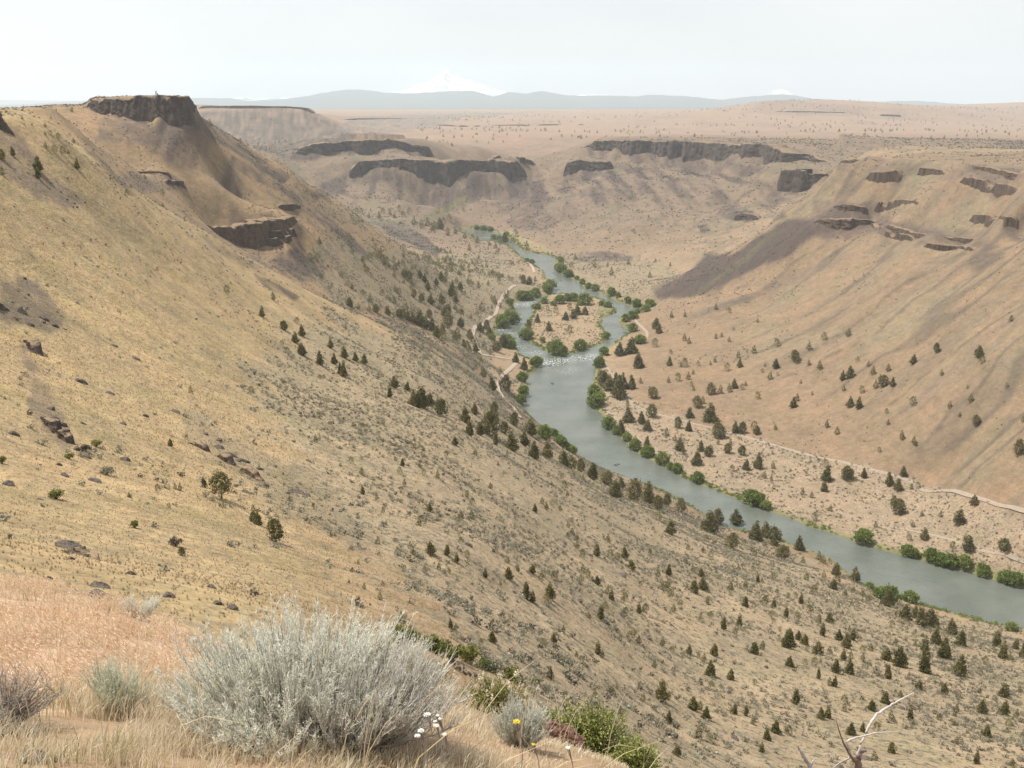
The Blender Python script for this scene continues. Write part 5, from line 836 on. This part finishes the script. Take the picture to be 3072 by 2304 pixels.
def rower():
    me = bpy.data.meshes.new('person')
    v = [(0, 0, .55), (0.02, 0, .80), (0.04, 0, 1.05), (0.05, 0, 1.17), (0.07, 0, 1.34), (0.05, .19, 1.02), (.22, .30, .84), (.30, .38, .95), (.05, -.19, 1.02), (.22, -.30, .84), (.30, -.38, .95), (.02, .11, .53), (.40, .14, .60), (.62, .14, .28), (.02, -.11, .53), (.40, -.14, .60), (.62, -.14, .28)]
    e = [(0, 1), (1, 2), (2, 3), (3, 4), (2, 5), (5, 6), (6, 7), (2, 8), (8, 9), (9, 10), (0, 11), (11, 12), (12, 13), (0, 14), (14, 15), (15, 16)]
    me.from_pydata(v, e, []); me.materials.append(M['cloth']); return me
R_MAN = rower(); man_r = [.15, .16, .17, .07, .115, .075, .055, .045, .075, .055, .045, .10, .08, .055, .10, .08, .055]
def make_rower():
    o = link('person', R_MAN); return o
RAFTS = [(1024 + 1785 / 2.16, 800 + 1283 / 2.16, 30, 'raft', 'dark raft with a seated rower on the long reach'), (1024 + 1365 / 2.16, 800 + 757 / 2.16, -60, 'raft', 'dark raft drifting in the middle of the wide pool'), (1024 + 1352 / 2.16, 800 + 643 / 2.16, 20, 'raft', 'raft just below the island by the rapids'),
  (1024 + 1837 / 2.16, 800 + 428 / 2.16, 15, 'raft', 'raft in the channel right of the island'), (1024 + 1150 / 2.16, 800 + 425 / 2.16, 70, 'raft', 'raft in the channel left of the island'), (1400 + 955 / 3.687, 650 + 622 / 3.687, -30, 'raft', 'farthest raft on the reach above the island'), (1400 + 1042 / 3.687, 650 + 700 / 3.687, -40, 'raft', 'raft nearing the island from upstream')]
first_man = None
for x, y, a, nm, lab in RAFTS:
    p = at_level([(x, y)], 0)[0]; o = empty(nm, (p[0], p[1], 0.0), R(a), 1.15); tag(o, lab, 'raft', 'rafts floating down the river')
    link('tube', R_TUBE, o); link('floor', R_FLOOR, o); link('thwart', R_THW, o); link('rowing_frame', R_FRAME, o)
    for m_ in R_OAR: link('oar', m_, o)
    pn = link('person', R_MAN); pn.location = (p[0], p[1], 0.05); pn.rotation_euler = (0, 0, R(a)); tag(pn, 'person in dark clothes rowing the ' + lab.replace('dark raft with a seated rower', 'raft').replace('dark raft', 'raft'), 'person', 'rowers in the rafts')
    sk = pn.modifiers.new('skin', 'SKIN')
    if first_man is None:
        first_man = pn
        if not R_MAN.skin_vertices: R_MAN.attributes
        for lay in R_MAN.skin_vertices:
            for q__, rr in zip(lay.data, man_r): q__.radius = (rr, rr)
            lay.data[0].use_root = True
    pn.modifiers.new('smooth', 'SUBSURF').levels = 1

# ---------------------------------------------------------------- foreground bank
def tints(n, cols, wts, rng, var=0.18):
    wts = np.array(wts[:len(cols)], float); c = np.array(cols)[rng.choice(len(cols), n, p=wts / wts.sum())] * rng.uniform(1 - var, 1 + var, (n, 1)); return c
def rep_rgba(c, k): return np.concatenate([np.repeat(c, k, 0), np.ones((len(c) * k, 1))], 1)
def bank_points(n, rng, x0=-0.62, x1=0.62, y0=2.1, y1=9.6):
    """points on the bank, thicker towards the camera as the eye sees them"""
    y = np.exp(rng.uniform(math.log(y0), math.log(y1), n)); x = rng.uniform(x0, x1, n) * y; return np.stack([x, y, land_z(x, y)], 1)
def bank_pix(P): return us_pix(P[:, 0] / P[:, 1], (CAMZ - P[:, 2]) / P[:, 1])
def edge_y(px): return np.interp(px, [-600, 0, 150, 250, 350, 450, 650, 900, 1200, 1450, 1650, 1850, 2000, 2300], [1745, 1760, 1770, 1812, 1836, 1868, 1965, 2015, 2040, 2150, 2220, 2290, 2400, 2600])
def on_bank(P):
    px, py = bank_pix(P); return (py > edge_y(px) - 6) & (P[:, 1] < 10)
def blades(P, rng, ln, lean, w, wind, k=4):
    n = len(P); an = rng.uniform(0, 6.28, n); d = np.stack([np.cos(an), np.sin(an), 0 * an], 1) * rng.uniform(0.05, 1, (n, 1)) * lean + np.array(wind); t_ = np.linspace(0, 1, k)
    L = ln * rng.uniform(0.55, 1.25, n)
    C = P[:, None, :] + d[:, None, :] * (L[:, None] * t_ ** 1.8)[..., None]; C[..., 2] += L[:, None] * (t_ - 0.32 * t_ ** 2.2 * np.linalg.norm(d, axis=1)[:, None])
    sd_ = np.cross(d + np.array([0, 0, 1e-3]), np.array([0, 0, 1.0])); sd_ = unit(sd_ + rng.normal(size=(n, 3)) * 0.5)
    W = (w * rng.uniform(0.7, 1.3, n))[:, None] * np.array([1, .95, .7, .12][:k])[None]
    return ribbons(C, W, sd_)
rf = np.random.default_rng(99)
PB = bank_points(160000, rf); PB = PB[on_bank(PB)]; pxb, pyb = bank_pix(PB)
clump = np.clip(0.55 + 2.0 * fbm(PB[:, 0] / 0.22, PB[:, 1] / 0.22, 3, 211), 0.05, 1.0); PB = PB[rf.random(len(PB)) < clump]; pxb, pyb = bank_pix(PB)
pinkz = (1 - smooth(420, 640, pxb)) * (1 - smooth(1990, 2190, pyb)); rightz = smooth(1050, 1250, pxb); greenz = np.clip(1.5 * fbm(PB[:, 0] / 0.5 + 9, PB[:, 1] / 0.5, 2, 213) + 0.02, 0, 1)
n = len(PB); cp = tints(n, [(.60, .43, .275), (.68, .52, .345), (.53, .36, .23), (.72, .61, .44)], [4, 4, 2, 2], rf); ct = tints(n, [(.62, .52, .36), (.72, .63, .47), (.50, .40, .26), (.78, .71, .57)], [4, 3, 2, 2], rf); cg = tints(n, [(.20, .22, .07), (.30, .29, .11)], [1, 1], rf)
uu = rf.random(n); ctint = np.where((uu < pinkz * 0.85)[:, None], cp, ct); ctint = np.where((rf.random(n) < greenz * 0.55 * (1 - 0.6 * pinkz))[:, None], cg, ctint)
lnb = np.where(pinkz > 0.5, 0.11, 0.125) * (1 - 0.45 * smooth(1250, 1500, pxb)) * (1 - 0.35 * smooth(2120, 2230, pyb)) * np.clip(0.6 + 1.2 * (fbm(PB[:, 0] / 0.4, PB[:, 1] / 0.4, 2, 215) + .3), .5, 1.5)
V, Q = blades(PB, rf, lnb, 0.55, np.full(n, 0.0016) * np.clip(PB[:, 1] / 4, .8, 1.6), (0.22, 0.02, 0))
tag(link('bank_grass', mesh_data('bank_grass', V, Q, None, M['blade'], False, {'tint': ('FLOAT_COLOR', rep_rgba(ctint, 8))})), 'dry pinkish and straw grass on the foreground bank', None, None, 'stuff')
# seed heads of the pink cheatgrass
PS = PB[(pinkz > 0.35)]; PS = np.concatenate([PS, PS + rf.normal(size=PS.shape) * np.array([.03, .03, 0])]); hS = 0.06 + 0.09 * rf.random(len(PS)); C0 = PS + np.stack([0.06 + 0.03 * rf.normal(size=len(PS)), 0.03 * rf.normal(size=len(PS)), hS], 1)
t3 = np.linspace(0, 1, 3); dS = unit(np.stack([0.9 + rf.normal(size=len(PS)) * .5, rf.normal(size=len(PS)) * .6, -0.35 + rf.normal(size=len(PS)) * .5], 1)); CS = C0[:, None, :] + dS[:, None, :] * (0.024 * t3)[None, :, None]; CS[..., 2] -= 0.012 * t3 ** 2
V, Q = ribbons(CS, np.array([.0009, .0021, .0005])[None] * np.ones((len(PS), 1)), unit(np.cross(dS, rf.normal(size=dS.shape)))); tag(link('cheatgrass', mesh_data('cheatgrass', V, Q, None, M['blade'], False, {'tint': ('FLOAT_COLOR', rep_rgba(tints(len(PS), [(.68, .49, .33), (.76, .59, .43), (.58, .39, .26)], [2, 2, 1], rf), 6))})), 'drooping pink cheatgrass seed heads on the bank', None, None, 'stuff')
# long bent straws
PL = PB[rf.random(len(PB)) < 0.006]; V, Q = blades(PL, rf, np.full(len(PL), 0.36), 0.8, np.full(len(PL), 0.0018), (0.35, 0.0, 0)); tag(link('straw_stems', mesh_data('straw_stems', V, Q, None, M['blade'], False, {'tint': ('FLOAT_COLOR', rep_rgba(tints(len(PL), [(.66, .55, .38), (.56, .44, .27)], [1, 1], rf), 8))})), 'long pale bent grass stems on the bank', None, None, 'stuff')

def bank_at(px, py):                       # the bank's surface under a photo pixel, or the nearest bank beneath it
    g = ground(px, py)
    if g[1] > 9.5:
        for yy_ in np.arange(py, 2900, 8):
            g = ground(px, yy_)
            if g[1] < 9.5: break
    return g
def sagebrush_plant(name, label, g, w, h, seed, stems=190, leafc=None, lean=(0.12, 0, 0), bare=0.35, leaf_n=13, group=None):
    """silver sagebrush: woody stems fanning from the base, twigs, narrow leaves"""
    rng = np.random.default_rng(seed); o = empty(name, g); an = rng.uniform(0, 6.28, stems); sp = np.sqrt(rng.random(stems)); k = 5; t_ = np.linspace(0, 1, k)
    tip = np.stack([np.cos(an) * sp * w * .5, np.sin(an) * sp * w * .42, h * (1.0 - 0.38 * sp ** 2) * rng.uniform(.55, 1.10, stems)], 1) + np.array(lean) * h
    low = tip * np.array([.75, .75, .18]); P_ = (2 * (t_ * (1 - t_))[None, :, None] * low[:, None, :] + (t_ ** 2)[None, :, None] * tip[:, None, :]); P_ += np.cumsum(rng.normal(size=P_.shape) * 0.012 * h, 1) * t_[None, :, None]; P_[:, 0, 2] -= 0.03
    V, Q = tubes(P_, h * np.array([.011, .008, .006, .004, .0022])[None] * rng.uniform(.6, 1.3, (stems, 1)), 4); link('stems', mesh_data('stems', V, Q, None, M['twig']), o)
    m_ = 13; a_ = rng.uniform(bare, 1.0, (stems, m_)); fi = a_ * (k - 1); i0 = np.clip(fi.astype(int), 0, k - 2); f_ = (fi - i0)[..., None]; ar = np.arange(stems)[:, None]
    B = (P_[ar, i0] * (1 - f_) + P_[ar, i0 + 1] * f_).reshape(-1, 3); nb = len(B); axis = np.repeat(unit(P_[:, -1] - P_[:, 2]), m_, 0)
    dr = unit(axis * 1.1 + rng.normal(size=(nb, 3)) * 0.30 + np.array([.10, 0, .70])); L = rng.uniform(.05, .13, nb); tw = B[:, None, :] + dr[:, None, :] * (L[:, None] * np.linspace(0, 1, 3))[..., None]; tw[:, 2] += rng.normal(size=(nb, 3)) * .008 * h
    V, Q = tubes(tw, np.array([.0016, .0013, .0008])[None] * np.ones((nb, 1)), 3); link('twigs', mesh_data('twigs', V, Q, None, M['sprig']), o)
    s_ = rng.random((nb, leaf_n)); C = (B[:, None, :] + dr[:, None, :] * (L[:, None] * (0.12 + 0.92 * s_))[..., None]).reshape(-1, 3); nl = len(C)
    ld = unit(np.repeat(dr, leaf_n, 0) * 1.0 + rng.normal(size=(nl, 3)) * 0.42); ll = 0.017 * rng.uniform(.5, 1.4, nl); P3 = C[:, None, :] + ld[:, None, :] * (ll[:, None] * np.linspace(0, 1, 3))[..., None]
    V, Q = ribbons(P3, np.array([.0006, .0011, .0004])[None] * np.ones((nl, 1)), unit(np.cross(ld, rng.normal(size=(nl, 3)))))
    col = tints(nl, leafc or [(.76, .77, .64), (.83, .82, .72), (.66, .67, .54), (.85, .83, .76)], [4, 3, 2, 2], rng); link('leaves', mesh_data('leaves', V, Q, None, M['sage'], False, {'tint': ('FLOAT_COLOR', rep_rgba(col, 6))}), o)
    return tag(o, label, 'shrub', group)
gs = bank_at(890, 2200); sagebrush_plant('sagebrush_bush', 'big silvery sagebrush in the foreground', gs, 0.98, 0.43, 701, 330, None, (0.02, 0, 0), .25, 18, 'foreground sagebrush')
gs = bank_at(1040, 2230); sagebrush_plant('sagebrush_bush', 'right lobe of silvery sagebrush leaning over the bank', gs, 0.62, 0.34, 702, 230, [(.56, .54, .46), (.64, .60, .54), (.46, .40, .36)], (0.35, 0, 0), .45, 7, 'foreground sagebrush')
gs = bank_at(350, 2150); sagebrush_plant('sagebrush_bush', 'small grey green sagebrush left of the big one', gs, 0.24, 0.18, 703, 40, [(.58, .60, .44), (.66, .66, .50), (.58, .60, .38)], (0.05, 0, 0), .25, 12, 'foreground sagebrush')
gs = bank_at(1560, 2240); sagebrush_plant('sagebrush_bush', 'pale grey sagebrush clump beside the red rock', gs, 0.20, 0.15, 704, 60, [(.54, .56, .46), (.64, .64, .55)], (0, 0, 0), .25, 12, 'foreground sagebrush')
gs = bank_at(420, 1840); sagebrush_plant('sagebrush_bush', 'small sagebrush among the rocks behind the pink grass', gs, 0.3, 0.14, 705, 40, None, (0, 0, 0), .25, 10, 'foreground sagebrush')
def dead_shrub(name, label, g, w, h, seed, n=120):
    rng = np.random.default_rng(seed); o = empty(name, g); an = rng.uniform(0, 6.28, n); sp = np.sqrt(rng.random(n)); t_ = np.linspace(0, 1, 5); tip = np.stack([np.cos(an) * sp * w * .5, np.sin(an) * sp * w * .5, h * (1 - .5 * sp) * rng.uniform(.5, 1.1, n)], 1)
    P_ = tip[:, None, :] * t_[None, :, None] + np.cumsum(rng.normal(size=(n, 5, 3)) * .03 * h, 1); V, Q = tubes(P_, h * np.array([.016, .012, .009, .006, .003])[None] * np.ones((n, 1)), 4); link('branches', mesh_data('branches', V, Q, None, M['old_wood']), o)
    B = P_[:, 2:].reshape(-1, 3).repeat(4, 0); d_ = unit(rng.normal(size=B.shape) + np.array([0, 0, .5])); tw = B[:, None] + d_[:, None] * (h * rng.uniform(.06, .2, len(B))[:, None] * np.linspace(0, 1, 3))[..., None]; V, Q = tubes(tw, h * np.array([.005, .004, .002])[None] * np.ones((len(B), 1)), 3); link('twigs', mesh_data('twigs', V, Q, None, M['twig']), o)
    return tag(o, label, 'shrub')
dead_shrub('dead_shrub', 'dead brown shrub at the left edge of the bank', bank_at(20, 2190), 0.42, 0.24, 711)
# stones of the bank
for k, (x, y, hw, hh, lab) in enumerate([(110, 2285, 60, 26, 'dark stone in the grass at the bottom left corner'), (45, 2150, 45, 26, 'dark stone under the dead brown shrub')]):
    g = bank_at(x, y); o = link('bank_stone', STONES[k], None, g); sx_ = px_to_m(g, hw * 2); o.scale = (sx_, sx_ * .8, px_to_m(g, hh * 2) * 1.6); o.rotation_euler = (0, .2, k); tag(o, lab, 'rock')
_ur, _sr = pix_us(1672, 2200); g = np.array([float(_ur) * 5.0, 5.0, CAMZ - float(_sr) * 5.0]); rr = np.random.default_rng(7); Z2, X2 = np.meshgrid(np.linspace(0, 1, 26), np.linspace(0, 1, 60), indexing='ij'); rows = []
Lr = px_to_m(g, 165); sl = np.floor(Z2 * 5 + 0.9 * vnoise(X2 * 7, Z2 * 0 + 4, 221)) / 5
Vr = np.stack([(X2 - .5) * Lr, -0.16 * np.sin(np.clip(Z2, 0, 1) * math.pi * .5) * Lr - .10 * sl * Lr + .05 * Lr * fbm(X2 * 9, Z2 * 9, 3, 223), (.5 - Z2) * .42 * Lr * np.sin(np.clip(X2 * 1.02 + .02, 0.03, .97) * math.pi) ** .35 - (X2 - .5) * .42 * Lr + .035 * Lr * fbm(X2 * 8, Z2 * 3, 3, 225)], -1)
Vb = Vr[0] + np.array([0, .3 * Lr, -.15 * Lr]); Vr = np.concatenate([Vb[None], Vr]); tag(link('lichen_rock', mesh_data('lichen_rock', Vr, grid_quads(27, 60), None, M['lichen']), None, g), 'layered dark red rock ledge beside the green shrub', 'rock')
# leafy shrubs at the edge of the bank
def leafy_shrub(name, label, g, w, h, seed, cols, n_st=46, leaf=0.03, flowers=0, cat='shrub', lean=0.0, fsize=1.0):
    rng = np.random.default_rng(seed); o = empty(name, g); an = rng.uniform(0, 6.28, n_st); sp = np.sqrt(rng.random(n_st)); t_ = np.linspace(0, 1, 5)
    tip = np.stack([np.cos(an) * sp * w * .5 + lean, np.sin(an) * sp * w * .4, h * (1 - .45 * sp ** 2) * rng.uniform(.6, 1.05, n_st)], 1); P_ = tip[:, None, :] * np.stack([t_, t_, t_ ** .75], 1)[None] + np.cumsum(rng.normal(size=(n_st, 5, 3)) * .018 * h, 1)
    V, Q = tubes(P_, h * np.array([.012, .01, .007, .005, .003])[None] * np.ones((n_st, 1)), 4); link('stems', mesh_data('stems', V, Q, None, M['bark']), o)
    nl = n_st * 42; i = rng.integers(0, n_st, nl); f = rng.uniform(.25, 1.02, nl) * 4; j = np.clip(f.astype(int), 0, 3); C = P_[i, j] + (P_[i, j + 1] - P_[i, j]) * (f - j)[:, None] + rng.normal(size=(nl, 3)) * .035 * h
    d_ = unit(rng.normal(size=(nl, 3)) + np.array([0, 0, .3])); L = leaf * rng.uniform(.6, 1.3, nl); P3 = C[:, None] + d_[:, None] * (L[:, None] * np.linspace(0, 1, 4))[..., None]; P3[..., 2] -= (L[:, None] * np.linspace(0, 1, 4) ** 2) * .3
    V, Q = ribbons(P3, leaf * np.array([.08, .30, .26, .03])[None] * np.ones((nl, 1)), unit(np.cross(d_, rng.normal(size=(nl, 3))))); link('leaves', mesh_data('leaves', V, Q, None, M['leaf'], False, {'tint': ('FLOAT_COLOR', rep_rgba(tints(nl, cols, [1] * len(cols), rng, .25), 8))}), o)
    for q in range(flowers):                # plumes of small cream flowers
        s_ = rng.integers(n_st); c = P_[s_, -1] + rng.normal(size=3) * .03 * h; m_ = 46; tz = rng.random(m_); R_ = .014 * fsize * (1.15 - tz)
        C = c + np.stack([rng.normal(size=m_) * R_, rng.normal(size=m_) * R_, tz * .075 * fsize], 1); V, Q = leaf_faces(C, .0085 * fsize, rng, .3)
        link('flower_plume', mesh_data('flower_plume', V, Q, None, M['petal'], False, {'tint': ('FLOAT_COLOR', rep_rgba(tints(m_, [(.80, .70, .52), (.86, .80, .66), (.66, .50, .34)], [2, 2, 1], rng), 4))}), o)
    return tag(o, label, cat)
GR = [(.22, .26, .065), (.30, .33, .095), (.18, .22, .055), (.38, .37, .14)]
OS = [(.20, .21, .06), (.28, .27, .09), (.32, .28, .12)]
def edge_shrub(name, label, px, top, wpx, Y, seed, cols, n_st, leaf, flowers=0, fs=.75):
    """a shrub rooted just over the edge of the bank, its top at the given photo pixel"""
    u, s = pix_us(px, top); x = float(u) * Y; z = float(land_z(x, Y)); h = max(CAMZ - float(s) * Y - z, .12) * 1.06; w = 1.45 * wpx * (Y * CP + float(s) * Y * SP) / F
    return leafy_shrub(name, label, np.array([x, Y, z]), w * 1.05, h, seed, cols, int(n_st * 1.3), leaf, flowers, 'shrub', 0, fs)
edge_shrub('leafy_shrub', 'big leafy bright green shrub at the bank edge', 1775, 2122, 185, 5.75, 801, GR, 170, .017)
edge_shrub('leafy_shrub', 'lower green shrub right of the big leafy one', 1908, 2222, 110, 5.35, 802, GR, 100, .016)
edge_shrub('leafy_shrub', 'small sprig of green leaves above the red rock', 1655, 2132, 62, 5.85, 803, GR, 44, .016)
edge_shrub('flowering_shrub', 'cream flowering shrub behind the white yarrow', 1491, 2040, 165, 6.5, 804, OS, 130, .016, 44)
edge_shrub('flowering_shrub', 'narrow cream flowering shrub right of the big sagebrush', 1312, 1988, 62, 6.8, 805, OS, 50, .016, 14)
edge_shrub('leafy_shrub', 'green leafy sprigs behind the right of the big sagebrush', 1252, 1940, 42, 7.0, 806, GR, 34, .016)
edge_shrub('leafy_shrub', 'green leafy plant half hidden by the big sagebrush', 1160, 1922, 62, 7.0, 807, GR, 44, .016)
edge_shrub('leafy_shrub', 'low yellow green plant between the flowering shrubs', 1398, 2066, 75, 6.5, 808, [(.26, .25, .08), (.34, .30, .12)], 50, .015)
# yarrow and yellow flowers
def flower(name, label, px, py, wpx, kind, seed):
    rng = np.random.default_rng(seed); g = bank_at(px + 10, py + 170); dd = g[1] * CP + (CAMZ - g[2]) * SP; u, s = pix_us(px, py); top = np.array([u * g[1], g[1], CAMZ - s * g[1]]); w = wpx * dd / F; o = empty(name, g); T = top - g; t_ = np.linspace(0, 1, 5)
    P_ = T[None] * t_[:, None] + np.stack([.02 * np.sin(t_ * 3), 0 * t_, 0 * t_], 1); V, Q = tubes(P_[None], np.full((1, 5), .0018), 5); link('stalk', mesh_data('stalk', V, Q, None, M['twig']), o)
    m_ = 70; r_ = np.sqrt(rng.random(m_)) * w * .5; a_ = rng.uniform(0, 6.28, m_); C = P_[-1] + np.stack([np.cos(a_) * r_, np.sin(a_) * r_, .25 * w * (1 - (2 * r_ / w) ** 2) * .5 + rng.normal(size=m_) * .03 * w], 1); d_ = unit(rng.normal(size=(m_, 3)) * np.array([1, 1, .25])); P3 = C[:, None] + d_[:, None] * (w * .16 * np.linspace(-.5, .5, 3))[None, :, None]
    V, Q = ribbons(P3, w * np.array([.03, .085, .03])[None] * np.ones((m_, 1)), unit(np.cross(d_, np.array([0, 0, 1.0]) + rng.normal(size=(m_, 3)) * .15))); col = tints(m_, [(.86, .85, .80), (.80, .78, .72)] if kind == 'w' else [(.80, .62, .05), (.72, .52, .04)], [1, 1], rng, .08)
    link('flower_head', mesh_data('flower_head', V, Q, None, M['petal'], False, {'tint': ('FLOAT_COLOR', rep_rgba(col, 6))}), o); st = np.stack([np.stack([P_[-2], C[i] - np.array([0, 0, .002])]) for i in range(0, m_, 9)]); V, Q = tubes(st, np.full(st.shape[:2], .0009), 3); link('flower_stems', mesh_data('flower_stems', V, Q, None, M['twig']), o)
    return tag(o, label, 'flower')
for k, (x, y, w, lab) in enumerate([(550, 1312, 52, 'widest white yarrow head, top left of its cluster'), (618, 1318, 28, 'small white yarrow head right of the widest one'), (634, 1340, 30, 'small white yarrow head, rightmost of the upper cluster'), (603, 1356, 26, 'tiny white yarrow head in the middle of the cluster'), (608, 1384, 42, 'flat white yarrow head below the tiny one'),
      (511, 1416, 46, 'white yarrow head, higher of the two at lower left'), (487, 1450, 44, 'white yarrow head, lowest at the left of the cluster'), (662, 1440, 36, 'white yarrow head, lowest at the right of the cluster'), (1463, 1528, 34, 'lone white yarrow head in front of the red rock')]):
    flower('yarrow_flower', lab, *f2(x, y), 0.85 * w / 2.16, 'w', 820 + k)
flower('yellow_flower', 'yellow flower head in front of the pale sagebrush clump', *f2(1130, 1358), 46 / 2.16, 'y', 840); flower('yellow_flower', 'tiny yellow flower left of the lone white yarrow', *f2(1240, 1505), 24 / 2.16, 'y', 841)
# bleached dead wood at the lower right
def limb(pts, rad, Y, m=7):
    out = []
    for (x, y, dy) in pts:
        u, s = pix_us(2048 + x / 2.16, 1536 + y / 2.16); yy_ = Y + dy; out.append((u * yy_, yy_, CAMZ - s * yy_))
    P_ = np.array(out); tt_ = np.linspace(0, len(P_) - 1, len(P_) * 4); P_ = np.stack([np.interp(tt_, np.arange(len(P_)), P_[:, i]) for i in range(3)], 1); r_ = np.interp(tt_, np.arange(len(rad)), rad)
    P_[1:-1] += np.random.default_rng(int(pts[0][0])).normal(size=P_[1:-1].shape) * r_[1:-1, None] * .25
    return tubes(P_[None], (r_ * (1 + .25 * fbm(tt_ * 1.7, tt_ * 0, 2, 5)))[None], m)
SY = 7.0
root = ground(2048 + 1120 / 2.16, 2680); o = empty('dead_tree', (root[0], root[1], root[2])); tag(o, 'dead leafless tree with a long bleached limb, lower right', 'tree')
def at_dead(name, vq, mat):
    V, Q = vq; link(name, mesh_data(name, V - np.array(o.location), Q, None, mat, True), o)
at_dead('trunk', limb([(1120, 2400, 0), (1125, 2000, 0), (1128, 1750, 0), (1135, 1640, 0), (1138, 1570, 0), (1160, 1550, .02), (1190, 1545, .04)], [.045, .04, .034, .029, .024, .018, .010], SY), M['old_wood'])
at_dead('limb', limb([(1130, 1590, 0), (1150, 1520, 0), (1180, 1450, .03), (1200, 1400, .05), (1255, 1310, .10), (1330, 1265, .15), (1400, 1222, .2), (1500, 1170, .25)], [.012, .0105, .0095, .010, .011, .009, .007, .003], SY), M['white_wood'])
at_dead('limb', limb([(1085, 1560, -.05), (1062, 1490, -.05), (1110, 1465, -.02), (1180, 1450, 0), (1250, 1430, 0), (1400, 1425, .05), (1500, 1450, .1), (1568, 1485, .1)], [.009, .008, .008, .0065, .005, .003, .0022, .0015], SY), M['white_wood'])
at_dead('twig', limb([(1115, 1620, 0), (1075, 1560, -.03), (1045, 1500, -.04), (1010, 1410, -.05), (992, 1340, -.05)], [.012, .010, .008, .005, .002], SY), M['old_wood'])
at_dead('twig', limb([(1045, 1505, -.04), (1065, 1530, -.06), (1100, 1540, -.08)], [.006, .005, .003], SY), M['old_wood']); at_dead('twig', limb([(1085, 1590, 0), (1030, 1620, .05), (980, 1655, .1), (930, 1690, .1)], [.008, .006, .004, .003], SY), M['white_wood'])
at_dead('limb', limb([(900, 1900, .1), (860, 1750, .05), (825, 1655, 0), (790, 1590, 0), (768, 1550, 0), (748, 1520, 0)], [.024, .022, .019, .016, .013, .008], SY), M['white_wood']); at_dead('twig', limb([(828, 1655, 0), (838, 1625, 0), (858, 1598, 0)], [.010, .008, .004], SY), M['white_wood'])
# ---------------------------------------------------------------- haze: the air of the canyon
hv = np.array([(x, y, z) for z in (-6.0, 1560.0) for y in (-800.0, 42500.0) for x in (-36000.0, 36000.0)], float)
hq = np.array([(0, 2, 3, 1), (4, 5, 7, 6), (0, 1, 5, 4), (2, 6, 7, 3), (0, 4, 6, 2), (1, 3, 7, 5)])
hm = bpy.data.materials.new('haze_air'); hm.use_nodes = True; hn = hm.node_tree; hn.nodes.clear()
ho = hn.nodes.new('ShaderNodeOutputMaterial'); hp = hn.nodes.new('ShaderNodeVolumePrincipled')
hp.inputs['Color'].default_value = (0.86, 0.945, 1.0, 1); hp.inputs['Density'].default_value = HAZE; hp.inputs['Anisotropy'].default_value = 0.25
hn.links.new(hp.outputs['Volume'], ho.inputs['Volume'])
tag(link('haze', mesh_data('haze', hv, hq, None, hm)), 'pale blue haze filling the canyon air', None, None, 'stuff')
